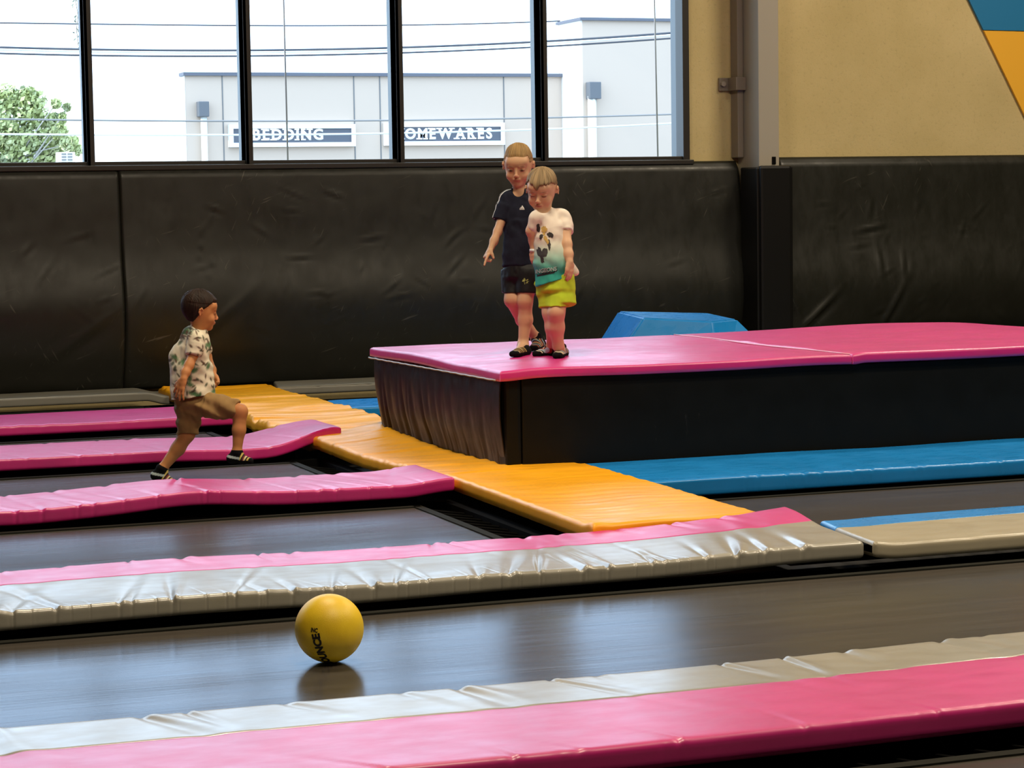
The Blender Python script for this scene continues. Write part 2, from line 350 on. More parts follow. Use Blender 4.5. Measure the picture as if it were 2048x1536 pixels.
# ---------------------------------------------------------------- trampolines
def spring_bm(bm, a, b):
    bm_tube(bm, [a, b], .006, 5)
def trampoline(x0, x1, y0, y1, label, springs=True, web=.035):
    root = empty('trampoline', ((x0 + x1) / 2, (y0 + y1) / 2, -.3))
    nx = int((x1 - x0) / .05); ny = int((y1 - y0) / .05)
    X, Y = np.meshgrid(np.linspace(x0, x1, nx), np.linspace(y0, y1, ny), indexing='ij')
    Z = -.012 * np.sin(np.pi * (X - x0) / (x1 - x0)) * np.sin(np.pi * (Y - y0) / (y1 - y0)) + .0015 * noise2(X * 1.5, Y * 5, 33)
    idx = np.arange(nx * ny).reshape(nx, ny)
    F = list(zip(idx[:-1, :-1].ravel().tolist(), idx[1:, :-1].ravel().tolist(), idx[1:, 1:].ravel().tolist(), idx[:-1, 1:].ravel().tolist()))
    bed = mesh('jump_bed', np.stack([X, Y, Z], -1).reshape(-1, 3), F, BED, None, True)
    bm = bmesh.new()
    for a in ((x0, x1, y0 - .004, y0 + web), (x0, x1, y1 - web, y1 + .004), (x0 - .004, x0 + web, y0, y1), (x1 - web, x1 + .004, y0, y1)): bm_box(bm, *a, -.004, .005)
    wb = bm_obj('edge_webbing', bm, WEB)
    g = .17; bm = bmesh.new()
    for a in ((x0 - g - .06, x1 + g + .06, y0 - g - .06, y0 - g), (x0 - g - .06, x1 + g + .06, y1 + g, y1 + g + .06), (x0 - g - .06, x0 - g, y0 - g, y1 + g), (x1 + g, x1 + g + .06, y0 - g, y1 + g)): bm_box(bm, *a, -.07, -.01)
    fr = bm_obj('steel_frame', bm, DARK)
    bm = bmesh.new(); k = 0
    for i in range(int((x1 - x0) / .11)):
        x = x0 + .05 + i * .11; spring_bm(bm, (x, y1, -.004), (x, y1 + g, -.03)); spring_bm(bm, (x, y0, -.004), (x, y0 - g, -.03))
    for i in range(int((y1 - y0) / .11)):
        y = y0 + .05 + i * .11; spring_bm(bm, (x1, y, -.004), (x1 + g, y, -.03)); spring_bm(bm, (x0, y, -.004), (x0 - g, y, -.03))
    sp = bm_obj('springs', bm, DARK); sp['kind'] = 'stuff'
    adopt(root, bed, wb, fr, sp)
    tag(root, label, 'trampoline', 'sunken black trampolines'); return root
trampoline(-.5, 5.2, 2.9, 4.68, 'dark brown trampoline bed in the bottom right corner, in front of the nearest pad')
trampoline(-.5, 7.5, 5.66, 7.12, 'widest trampoline bed, carrying the yellow ball')
trampoline(-.5, 3.06, 8.14, 9.50, 'grey trampoline bed between the wrinkled silver strip and the nearest pink strip')
trampoline(-.5, 3.0, 10.3, 11.38, 'trampoline bed under the running boy')
trampoline(-.5, 2.95, 12.3, 13.10, 'trampoline bed between the upturned pink strip and the farthest pink strip')
trampoline(-.3, 2.95, 14.1, 14.92, 'farthest left trampoline bed, in front of the grey strip at the wall')
trampoline(4.2, 8.2, 7.98, 9.11, 'brown trampoline bed right of the yellow walkway, in front of the blue strip')
trampoline(4.1, 8.2, 14.0, 14.78, 'trampoline bed behind the platform, seen between yellow mat and grey strip')

# ---------------------------------------------------------------- platform
def skirt_mat():
    a = N('black_skirt_vinyl'); a.set(Base_Color=(.010, .0095, .008, 1), Roughness=.36)
    n = a.noise(7, (1, 1, 1), 5); a.l(a.ramp(n, (.35, (.33,) * 3), (.65, (.5,) * 3)), a.p.inputs['Roughness'])
    sc = a.noise(9, (3.0, 3.0, .5), 6, .7); c = a.ramp(sc, (.66, (.009, .009, .0075)), (.74, (.035, .033, .027))); a.l(c, a.p.inputs['Base Color'])
    a.l(a.bump(a.noise(30, (1, 1, .4), 3), .2, .004), a.p.inputs['Normal']); a.p.inputs['Specular IOR Level'].default_value = .12
    return a.m
SKIRT = skirt_mat()
GLOSSBLK = vinyl('glossy_black_vinyl', (.020, .012, .008), .42, .2)
PIPING = plain('grey_piping', (.45, .46, .47, 1), .35)
px0, px1, py0, py1 = 3.64, 8.4, 9.985, 11.95
root = empty('platform', (5.9, 10.9, .09))
# left side: pleated cover, a sheet with vertical folds
ys = np.linspace(py0 + .03, 11.80, 260); zs = np.linspace(.085, .502, 30)
YY, ZZ = np.meshgrid(ys, zs, indexing='ij')
fold = 0 * YY; g = np.random.default_rng(5)
for k in range(26):
    c0 = py0 + .08 + (py1 - py0 - .12) * g.random(); w = .008 + .012 * g.random(); a_ = .010 * (.3 + g.random()); sl = (g.random() - .5) * .22
    top = g.random() * .5
    fold -= a_ * gauss(YY, c0 + sl * (.5 - ZZ), w * 1.6) * sstep(.5, .12 + .2 * top, ZZ)
for k in range(60):
    c0 = py0 + .08 + (py1 - py0 - .1) * g.random(); w = .005 + .006 * g.random()
    fold -= .004 * g.random() * gauss(YY, c0, w) * (sstep(.26, .1, ZZ) if k % 2 else sstep(.40, .5, ZZ))
bel = .018 * np.sin((ZZ - .085) / .417 * np.pi)
tt = (YY - py0) / (py1 - py0); XX = 3.632 - .7 * bel - .75 * fold - .075 * tt + .02 * sstep(.45, .08, ZZ) + .02 * sstep(.25, .08, ZZ) * np.sin(tt * np.pi)
n0, n1 = YY.shape; idx = np.arange(n0 * n1).reshape(n0, n1)
F = [(a, b, c, d) for a, b, c, d in zip(idx[:-1, :-1].ravel().tolist(), idx[:-1, 1:].ravel().tolist(), idx[1:, 1:].ravel().tolist(), idx[1:, :-1].ravel().tolist())]
pl = mesh('pleated_side_cover', np.stack([XX, YY, ZZ], -1).reshape(-1, 3), F, GLOSSBLK, None, True)
sm = pl.modifiers.new('solid', 'SOLIDIFY'); sm.thickness = .004; sm.offset = -1
# foam body with flat front cover
bm = bmesh.new(); bm_box(bm, px0 + .085, px1, py0, py1 - .01, .070, .497, .006); body = bm_obj('front_cover', bm, SKIRT, None)
bm = bmesh.new(); bm_box(bm, px0 + .006, px0 + .083, py0 + .004, py0 + .12, .087, .497, .018); corner = bm_obj('corner_strip', bm, SKIRT, None)
bm = bmesh.new(); g = np.random.default_rng(8)
bm_tube(bm, [(3.602 - .075 * k / 50, py0 + .02 + (11.79 - py0 - .02) * k / 50, .494 + .001 * math.sin(k * 1.9)) for k in range(51)], .0042, 6)
pp = bm_obj('piping', bm, PIPING, None, True); pp['label'] = 'light grey piping'
bm = bmesh.new(); bm_box(bm, px0 + .06, px1, py1 - .008, py1, .087, .5); back = bm_obj('back_cover', bm, SKIRT, None)
adopt(root, pl, body, corner, pp, back)
tag(root, 'low black padded platform with a pleated glossy left side', 'platform')
def zm1(x, y):
    return .546 + .006 * sstep(10.6, 11.3, y) + .014 * gauss(x, 4.3, .5) * gauss(y, 10.9, .5) - .012 * gauss(x, 3.62, .12) * gauss(y, 10.0, .2) - .006 * gauss(y, 10.55, .18) * gauss(x, 3.6, .25) + .004 * noise2(x * 2.3, y * 3, 51)
def mwr(seed, a):
    def f(X, Y, FY):
        w = .0025 * gauss(X, 3.66, .08) * np.sin(Y * 120 + 6 * noise2(Y * 4, X * 3, 3)) * gauss(Y, 10.9, .3)
        return a * noise2(X * 2.2, Y * 5, seed) + .35 * a * noise2(X * 5, Y * 14, seed + 1) + w, 0 * X
    return f
o = slab('landing_mat', ((3.605, 9.95), (5.432, 9.945), (5.30, 11.78), (3.53, 11.78)), zm1, .046, .014, PINK, mwr(61, .003), .016)
tag(o, 'pink mat on the platform top that the two boys stand on', 'mat', 'pink platform mats')
def zm2(x, y):
    return .553 + .022 * gauss(x, 6.6, .75) * sstep(10.3, 11.7, y) - .05 * sstep(7.0, 7.9, x) * sstep(10.6, 11.8, y) + .003 * noise2(x * 2, y * 3, 53) - .008 * gauss(x, 5.45, .03) * gauss(y, 9.98, .08)
o = slab('landing_mat', ((5.438, 9.945), (8.45, 9.94), (8.45, 11.78), (5.31, 11.78)), zm2, .05, .016, PINK, mwr(64, .003), .02)
tag(o, 'pink mat on the right half of the platform, with nobody on it', 'mat', 'pink platform mats')
bm = bmesh.new(); bm_tube(bm, [(5.435 - .133 * k / 20, 9.97 + 1.79 * k / 20, (zm1(5.42, 9.97 + 1.79 * k / 20)) + .0015) for k in range(21)], .0035, 6)
pj = bm_obj('seam_piping', bm, plain('pale_pink_piping', (.85, .45, .55, 1), .3), None, True); adopt(o, pj)

# blue wedge block between platform and wall
W0 = [(5.50, 12.95), (6.05, 12.72), (6.47, 12.92), (6.55, 13.6), (5.62, 13.7)]; W1 = [(5.665, 13.02), (6.075, 12.90), (6.30, 13.02), (6.33, 13.5), (5.72, 13.55)]
ZB = .10; ZT_ = [.585, .553, .553, .57, .60]
bm = bmesh.new(); A = [bm.verts.new((x, y, ZB)) for x, y in W0]
W0b = [(a[0] + (a[0] - b[0]) * 1.5, a[1] + (a[1] - b[1]) * .5) for a, b in zip(W0, W1)]
for v, (x, y) in zip(A, W0b): v.co.x, v.co.y = x, y
B = [bm.verts.new((x, y, z)) for (x, y), z in zip(W1, ZT_)]
for i in range(5): bm.faces.new((A[i], A[(i + 1) % 5], B[(i + 1) % 5], B[i]))
bm.faces.new(B); bm.faces.new(A[::-1]); bmesh.ops.bevel(bm, geom=list(bm.edges), offset=.012, segments=3, affect='EDGES')
o = bm_obj('wedge_block', bm, BLUE, None); tag(o, 'bright blue sloped foam wedge behind the platform at the foot of the wall', 'foam wedge')

# ---------------------------------------------------------------- room shell
def wall_mat(name, c0, c1):
    a = N(name); n = a.noise(1.1, (1, 1, 1), 6, .6); n2 = a.noise(38, (1, 1, 1), 4, .7)
    c = a.ramp(n, (.3, c0), (.7, c1)); v = a.n('ShaderNodeTexVoronoi'); v.inputs['Scale'].default_value = 14; a.l(a.coord((1, 1, 1)), v.inputs['Vector'])
    pit = a.ramp(v.outputs['Distance'], (.02, (.35,) * 3), (.05, (1,) * 3)); m = a.n('ShaderNodeMix', data_type='RGBA', blend_type='MULTIPLY'); m.inputs['Factor'].default_value = .5
    a.l(c, m.inputs[6]); a.l(pit, m.inputs[7]); m2 = a.n('ShaderNodeMix', data_type='RGBA', blend_type='MULTIPLY'); m2.inputs['Factor'].default_value = 1
    sp = a.ramp(n2, (.28, (.82,) * 3), (.45, (1,) * 3)); a.l(m.outputs[2], m2.inputs[6]); a.l(sp, m2.inputs[7]); a.l(m2.outputs[2], a.p.inputs['Base Color'])
    a.set(Roughness=.9); a.l(a.bump(n2, .35, .006), a.p.inputs['Normal']); return a.m
CONC = wall_mat('painted_concrete', (.50, .40, .18), (.62, .50, .25))
STEEL = plain('taupe_painted_steel', (.36, .33, .27, 1), .5)
PIPE = plain('brown_painted_steel', (.24, .205, .165, 1), .55)
FRAME = plain('dark_bronze_aluminium', (.022, .019, .015, 1), .45)
FIN = plain('outer_aluminium', (.13, .15, .165, 1), .5)
def glass():
    a = N('window_glass'); t = a.t; tr = a.n('ShaderNodeBsdfTransparent'); g = a.n('ShaderNodeBsdfGlossy'); g.inputs['Roughness'].default_value = .02
    f = a.n('ShaderNodeFresnel'); f.inputs['IOR'].default_value = 1.3; m = a.n('ShaderNodeMixShader')
    tr.inputs[0].default_value = (.96, .98, 1, 1)
    a.l(f.outputs[0], m.inputs[0]); a.l(tr.outputs[0], m.inputs[1]); a.l(g.outputs[0], m.inputs[2]); a.l(m.outputs[0], t.nodes['Material Output'].inputs[0]); return a.m
GLASS = glass()
def struct(o): o['kind'] = 'structure'; return o
SILL, HEAD, WX0, WX1, TOP = 1.585, 4.6, -2.7, 7.13, 6.8
bm = bmesh.new()
bm_box(bm, -6, 18, 15.58, 15.71, -1, SILL); bm_box(bm, WX1, 18, 15.58, 15.71, SILL, TOP); bm_box(bm, -6, WX0, 15.58, 15.71, SILL, TOP); bm_box(bm, WX0, WX1, 15.58, 15.71, HEAD, TOP)
struct(bm_obj('wall_back', bm, CONC))
INT = plain('dim_wall_paint', (.06, .055, .045, 1), .9); BLACK = plain('pit_black', (.004, .004, .004, 1), .9)
struct(box('wall_left', INT, None, -6.2, -6, -8, 15.8, -1, TOP)); struct(box('wall_right', INT, None, 18, 18.2, -8, 15.8, -1, TOP))
struct(box('wall_front', INT, None, -6.2, 18.2, -8.2, -8, -1, TOP)); struct(box('ceiling', INT, None, -6.2, 18.2, -8.2, 15.8, TOP, TOP + .2))
struct(box('floor', BLACK, None, -6.2, 18.2, -8.2, 15.58, -1.0, -.10))
# windows; the leftmost ones lie out of view, added for light
mull = [WX0, -1.62, -.535, .555, 1.645, 2.728, 3.815, 4.905, 5.99, WX1 - .025]
for i, (a, b) in enumerate(zip(mull, mull[1:])):
    e = empty('window_%d' % (i + 1), ((a + b) / 2, 15.6, SILL)); bm = bmesh.new()
    y0, y1 = 15.50, 15.63; w = .026
    bm_box(bm, a - w if i else a, a + w, y0, y1, SILL, HEAD, .004); bm_box(bm, b - w, b + (w if i == 8 else 0), y0, y1, SILL, HEAD, .004)
    bm_box(bm, a, b, y0 + .02, y1, SILL - .01, SILL + .03, .004); bm_box(bm, a, b, y0, y1, HEAD - .05, HEAD, .004)
    fr = bm_obj('window_frame', bm, FRAME, None)
    bm = bmesh.new(); bm_box(bm, b - .022, b + (.022 if i < 8 else .05), 15.632, 15.72 if i < 8 else 15.725, SILL, HEAD, .004); fn = bm_obj('outer_mullion', bm, FIN, None); fn['label'] = 'pale grey outer face of the mullion'
    g_ = mesh('pane', [(a, 15.60, SILL), (b, 15.60, SILL), (b, 15.60, HEAD), (a, 15.60, HEAD)], [(0, 1, 2, 3)], GLASS)
    adopt(e, fr, g_, fn); struct(e)
bm = bmesh.new(); bm_box(bm, WX0, WX1 + .02, 15.47, 15.6, SILL - .03, SILL + .004, .005); struct(bm_obj('trim_1', bm, FRAME))
# flat box column with pipe and bracket
bm = bmesh.new(); bm_box(bm, 7.555, 7.72, 15.22, 15.575, 1.0, TOP, .006); o = bm_obj('steel_column', bm, STEEL, None)
e = empty('column', (7.63, 15.4, 0)); bm = bmesh.new(); bm_box(bm, 7.66, 7.69, 15.214, 15.22, 1.545, 1.60); sl = bm_obj('slot', bm, DARK)
adopt(e, o, sl); tag(e, 'tall taupe painted steel column between the window and the plain concrete wall', 'column')
e = empty('pipe', (7.52, 15.52, 1.6)); bm = bmesh.new(); bm_box(bm, 7.502, 7.553, 15.46, 15.578, 1.60, TOP, .008); a_ = bm_obj('channel', bm, PIPE)
bm = bmesh.new(); bm_box(bm, 7.40, 7.49, 15.555, 15.578, 2.095, 2.19, .003); bm_box(bm, 7.47, 7.553, 15.42, 15.57, 2.095, 2.19, .003)
b_ = bm_obj('bracket', bm, plain('bracket_grey', (.22, .185, .15, 1), .45)); bm = bmesh.new(); bmesh.ops.create_cone(bm, cap_ends=True, segments=6, radius1=.02, radius2=.02, depth=.03, matrix=Matrix.Translation((7.425, 15.545, 2.145)) @ Matrix.Rotation(math.pi / 2, 4, 'X'))
c_ = bm_obj('bolt', bm, plain('bolt_grey', (.3, .26, .22, 1), .4)); adopt(b_, c_); adopt(e, a_, b_); tag(e, 'narrow brown vertical duct left of the column, held by a bolted bracket', 'duct')
# mural panels
def panel(name, poly, mat, d):
    n = len(poly); v = [(x, 15.575, z) for x, z in poly] + [(x, 15.575 - d, z) for x, z in poly]
    f = [tuple(range(n)), tuple(range(2 * n - 1, n - 1, -1))] + [(i, (i + 1) % n, n + (i + 1) % n, n + i) for i in range(n)]
    me = bpy.data.meshes.new(name); me.from_pydata(v, [], f); bm = bmesh.new(); bm.from_mesh(me); return bm_obj(name, bm, mat)
e = empty('wall_panel', (10.5, 15.57, 3))
mx = lambda z: 9.657 + (2.562 - z) * .565
p1 = panel('blue_panel', [(mx(2.566), 2.566), (12.5, 2.53), (12.5, 5), (mx(5), 5)], plain('blue_paint', (.015, .19, .42, 1), .55), .02)
p2 = panel('orange_panel', [(mx(2.560), 2.560), (mx(1.7), 1.7), (12.5, 1.7), (12.5, 2.524)], plain('orange_paint', (.90, .47, .04, 1), .5), .02)
adopt(e, p1, p2); tag(e, 'blue and orange slanted panel on the concrete wall in the top right corner', 'wall panel')
# black wall pads
def wp_mat():
    a = N('black_wall_pad_vinyl')
    s1 = a.noise(7, (1.4, 1, .55), 6, .7); s2 = None
    for rt, sc in ((.55, 1), (-.45, 1.3), (1.9, .9)):
        tx = a.n('ShaderNodeTexNoise'); tx.inputs['Scale'].default_value = 16 * sc; tx.inputs['Detail'].default_value = 2; tx.inputs['Roughness'].default_value = .5
        a.l(a.coord((3.2, 1, .28), rot=rt), tx.inputs['Vector'])
        if s2 is None: s2 = tx.outputs['Fac']
        else:
            mxn = a.n('ShaderNodeMath', operation='MAXIMUM'); a.l(s2, mxn.inputs[0]); a.l(tx.outputs['Fac'], mxn.inputs[1]); s2 = mxn.outputs[0]; big = a.noise(.9, (1, 1, 1), 3)
    t = a.n('ShaderNodeMath', operation='MULTIPLY'); a.l(a.ramp(s2, (.70, (0,) * 3), (.76, (1,) * 3)), t.inputs[0]); a.l(a.ramp(big, (.45, (0,) * 3), (.62, (1,) * 3)), t.inputs[1])
    c = a.ramp(t.outputs[0], (0, (.0135, .0138, .0095)), (1, (.075, .071, .058))); a.l(c, a.p.inputs['Base Color'])
    a.l(a.ramp(s1, (.3, (.36,) * 3), (.7, (.55,) * 3)), a.p.inputs['Roughness'])
    wv = a.n('ShaderNodeTexVoronoi', feature='DISTANCE_TO_EDGE'); wv.inputs['Scale'].default_value = 4.2; wv.inputs['Randomness'].default_value = 1; a.l(a.coord((1.0, .6, .45)), wv.inputs['Vector'])
    cr = a.ramp(wv.outputs['Distance'], (0, (0,) * 3), (.035, (1,) * 3))
    b = a.bump(big, .25, .15); b = a.bump(s1, .12, .008, b); a.l(b, a.p.inputs['Normal']); a.p.inputs['Specular IOR Level'].default_value = .45
    return a.m
WPM = wp_mat()
def wallpad(name, x0, x1, label, seed, top=1.578, dents=(), x1b=None):
    nx = int((x1 - x0) / .02); nz = 80
    X, Zf = np.meshgrid(np.linspace(x0, x1, nx), np.linspace(0, 1, nz), indexing='ij')
    if x1b is not None: X = X + (x1b - x1) * (1 - Zf) * sstep(x1 - 1.0, x1, X)
    Z = .07 + (top - .07) * Zf
    Y = 15.47 - .03 * np.sin(np.clip(Zf, 0, 1) * np.pi) ** .5 - .075 * gauss(Zf, .36, .2) + .06 * sstep(.2, 0, Zf) + .006 * noise2(X * 1.2, Z * 1.6, seed) + .0012 * noise2(X * 6, Z * 3, seed + 2)
    Y = Y + .03 * sstep(.96, 1, Zf) + .006 * (gauss(X, x0, .006) + gauss(X, x1, .006))
    for (cx, cz, ang, ln, w, a_) in dents:
        u = (X - cx) * math.cos(ang) + (Z - cz) * math.sin(ang); v = -(X - cx) * math.sin(ang) + (Z - cz) * math.cos(ang)
        Y = Y - a_ * np.exp(-(v / w) ** 2 - (u / ln) ** 2) + a_ * .6 * np.exp(-((v + 2.2 * w) / (1.4 * w)) ** 2 - (u / ln) ** 2)
    idx = np.arange(nx * nz).reshape(nx, nz)
    F = list(zip(idx[:-1, :-1].ravel().tolist(), idx[1:, :-1].ravel().tolist(), idx[1:, 1:].ravel().tolist(), idx[:-1, 1:].ravel().tolist()))
    o = mesh(name, np.stack([X, Y, Z], -1).reshape(-1, 3), F, WPM, None, True)
    m = o.modifiers.new('solid', 'SOLIDIFY'); m.thickness = .02; m.offset = -1
    tag(o, label, 'wall pad', 'black wall pads'); return o
g = np.random.default_rng(3)
rd = lambda n, x0, x1, z0, z1: [(x0 + (x1 - x0) * g.random(), z0 + (z1 - z0) * g.random(), (g.random() - .3) * 2.2, .03 + .07 * g.random(), .006 + .007 * g.random(), .0045 * (.4 + g.random())) for _ in range(n)]
wallpad('wall_pad', -1, 2.90, 'black wall pad left of the vertical seam, at the left edge of the photo', 71, 1.575, rd(10, 2, 2.9, .3, 1.3) + [(2.6, .45, .6, .2, .03, .012)])
wallpad('wall_pad', 2.902, 7.50, 'widest black wall pad, scuffed, stretching under the windows behind the three boys', 72, 1.577, rd(45, 3, 5.6, .3, 1.45) + rd(10, 5.6, 7.4, .3, 1.4) + [(3.5, .5, .7, .25, .03, .012)], 7.60)
wallpad('wall_pad', 7.845, 13.5, 'creased black wall pad right of the padded column', 73, 1.60, rd(16, 8, 9, .3, 1.4) + rd(30, 8.8, 10.2, .3, 1.4) +
        [(8.1, .42, .75, .2, .022, .03), (7.93, .5, -1.1, .12, .02, .02), (8.75, .45, 1.1, .2, .02, .02), (8.85, .78, 1.5, .1, .012, .012), (8.65, .8, 1.7, .12, .015, .012), (8.6, 1.2, 1.5, .06, .012, .015), (8.6, 1.06, .15, .1, .012, .012)])
# column pad: wraps the column
e = empty('column_pad', (7.6, 15.2, .4)); CP = plain('column_pad_vinyl', (.006, .0058, .005, 1), .42, 0, .3)
bm = bmesh.new(); bm_box(bm, 7.50, 7.545, 15.15, 15.42, .08, 1.525, .012); s_ = bm_obj('side_flap', bm, CP)
bm = bmesh.new(); bm_box(bm, 7.52, 7.775, 15.125, 15.18, .08, 1.535, .02); f_ = bm_obj('front_cushion', bm, CP)
bm = bmesh.new(); bm_box(bm, 7.755, 7.80, 15.16, 15.42, .08, 1.53, .012); r_ = bm_obj('side_flap', bm, CP)
adopt(e, s_, f_, r_); tag(e, 'tall narrow black pad wrapped round the foot of the steel column', 'column pad')

# ---------------------------------------------------------------- ball
BC = px(658.5, 1250, 6.75); BR = 68.8 * 6.75 / FPX; BC.z = BR - .010
def ball_mat():
    a = N('yellow_rubber'); a.set(Base_Color=(.93, .60, .012, 1), Roughness=.45)
    c = a.ramp(a.noise(14, (1, 1, 1), 4), (.3, (.88, .56, .012)), (.7, (.97, .67, .025))); a.l(c, a.p.inputs['Base Color'])
    a.l(a.bump(a.noise(380, (1, 1, 1), 2), .35, .0012), a.p.inputs['Normal']); return a.m
bm = bmesh.new(); bmesh.ops.create_uvsphere(bm, u_segments=96, v_segments=64, radius=BR)
ball = bm_obj('ball', bm, ball_mat(), None, True); ball.location = BC; tag(ball, 'yellow rubber ball with black lettering standing on the trampoline bed', 'ball')
def text_mesh(s, size, bold=0.0, sub=0.0, align='LEFT'):
    cu = bpy.data.curves.new('t', 'FONT'); cu.body = s; cu.size = size; cu.offset = bold; cu.align_x = align; cu.resolution_u = 4
    o = bpy.data.objects.new('t', cu); S.collection.objects.link(o); dg = bpy.context.evaluated_depsgraph_get(); dg.update()
    me = bpy.data.meshes.new_from_object(o.evaluated_get(dg)); bpy.data.objects.remove(o); bpy.data.curves.remove(cu)
    if sub:
        bm = bmesh.new(); bm.from_mesh(me); bmesh.ops.triangulate(bm, faces=bm.faces)
        for _ in range(4):
            es = [e for e in bm.edges if e.calc_length() > sub]
            if not es: break
            bmesh.ops.subdivide_edges(bm, edges=es, cuts=1); bmesh.ops.triangulate(bm, faces=[f for f in bm.faces if len(f.verts) > 3])
        bm.to_mesh(me); bm.free()
    return me
INK = plain('black_ink', (.008, .006, .005, 1), .5)
def ball_text(s, size, bold, u0, v0, udir, nm):
    # text drawn on the tangent plane at pixel start, then wrapped on the sphere
    me = text_mesh(s, size, bold, .006)
    for v in me.vertices: v.co.y *= 1.35
    def hit(u, v):
        d = (px(u, v, 1) - Vector((0, 0, CAMZ))).normalized(); oc = Vector((0, 0, CAMZ)) - BC; b = oc.dot(d); c = oc.dot(oc) - BR * BR
        return (Vector((0, 0, CAMZ)) + d * (-b - math.sqrt(max(b * b - c, 0))) - BC).normalized()
    n = hit(u0, v0); n2 = hit(u0 + udir[0], v0 + udir[1]); e = (n2 - n * n.dot(n2)).normalized(); up = n.cross(e)
    for v in me.vertices:
        a = v.co.x / BR; b = v.co.y / BR
        p = n * math.cos(a) + e * math.sin(a); v.co = (p * math.cos(b) + up * math.sin(b)) * (BR + .0006)
    o = link(nm, me, INK, ball); return o
ball_text('INC', .0125, .0006, 621.6, 1263.4, (4, .6), 'lettering')
ball_text('BOUNCE', .0245, .0011, 660, 1316.5, (-7, -7.5), 'lettering') if False else None
# long word runs up the ball: lay it out backwards from its end under INC
def ball_word():
    me = text_mesh('BOUNCE', .0325, .0018, .006); wmax = max(v.co.x for v in me.vertices)
    for v in me.vertices: v.co.x -= wmax
    def hit(u, v):
        d = (px(u, v, 1) - Vector((0, 0, CAMZ))).normalized(); oc = Vector((0, 0, CAMZ)) - BC; b = oc.dot(d); c = oc.dot(oc) - BR * BR
        return (Vector((0, 0, CAMZ)) + d * (-b - math.sqrt(max(b * b - c, 0))) - BC).normalized()
    n = hit(637.8, 1266.2); n2 = hit(641.0, 1281.0); e = -(n2 - n * n.dot(n2)).normalized(); up = n.cross(e)
    for v in me.vertices:
        a = v.co.x / BR; b = v.co.y / BR
        p = n * math.cos(a) + e * math.sin(a); v.co = (p * math.cos(b) + up * math.sin(b)) * (BR + .0006)
    return link('lettering', me, INK, ball)
ball_word()

# ---------------------------------------------------------------- outside
GR = plain('ground_paving', (.22, .22, .2, 1), .9); struct(box('ground', GR, None, -80, 160, 16.2, 200, -1.6, -1.4))
FAC = plain('grey_render', (.47, .385, .32, 1), .8); SIDE = plain('sunlit_render', (.75, .76, .76, 1), .8); CAPM = plain('roof_flashing', (.09, .10, .13, 1), .6); JOINT = plain('joint', (.14, .145, .15, 1), .8)  # side walls get a whiter render, sunlight put into their colour
SLATE = plain('slate_sign', (.075, .085, .11, 1), .6); SW = plain('sign_white', (.8, .8, .8, 1), .6); WHT = plain('white_pipe', (.62, .64, .62, 1), .7)
e = empty('building', (18, 60, -1.4)); Y6 = 60
bm = bmesh.new(); bm_box(bm, 13.08, 23.75, Y6, 86, -1.4, 4.60); a1 = bm_obj('facade', bm, FAC)
bm = bmesh.new(); bm_box(bm, 13.02, 23.73, Y6 - .1, Y6 + .5, 4.60, 4.69); a2 = bm_obj('roof_edge', bm, CAPM)
ja = []
for X in (14.07, 17.68, 18.41, 21.98): ja.append(box('panel_joint', JOINT, None, X - .015, X + .015, Y6 - .012, Y6 + .01, -1.4, 4.6))
bm = bmesh.new(); bm_box(bm, 13.06, 13.075, Y6, 86, -1.4, 4.6); a3 = bm_obj('side_wall', bm, SIDE)
bm = bmesh.new(); bm_box(bm, 13.36, 13.64, Y6 - .3, Y6, 3.52, 3.92, .02); r1 = bm_obj('rainwater_head', bm, plain('pipe_grey', (.10, .11, .125, 1), .6))
bm = bmesh.new(); bm_tube(bm, [(13.52, Y6 - .15, -1.4), (13.52, Y6 - .15, 3.55)], .085, 12); d1 = bm_obj('downpipe', bm, WHT, None, True)
bm = bmesh.new(); bm_box(bm, 23.75, 32, 58.55, 60.2, -1.4, 6.05); t1 = bm_obj('tower', bm, FAC)
bm = bmesh.new(); bm_box(bm, 23.66, 32, 58.45, 60.3, 6.05, 6.13); t2 = bm_obj('tower_roof_edge', bm, CAPM)
bm = bmesh.new(); bm_box(bm, 23.70, 23.75, 58.55, 60.2, -1.4, 6.05); t3 = bm_obj('side_wall', bm, SIDE)
xr = lambda u: at_y(u, 200, 58.5).x
bm = bmesh.new(); bm_box(bm, xr(1173), xr(1196), 58.25, 58.55, 3.92, 4.38, .02); r2 = bm_obj('rainwater_head', bm, plain('pipe_grey2', (.10, .11, .125, 1), .6))
bm = bmesh.new(); bm_tube(bm, [(xr(1181), 58.4, -1.4), (xr(1181), 58.4, 4.0)], .12, 12); d2 = bm_obj('downpipe', bm, WHT, None, True)
adopt(e, a1, a2, a3, r1, d1, t1, t2, t3, r2, d2, *ja); tag(e, 'pale grey flat-roofed shop building with a taller right part, across the street', 'building')
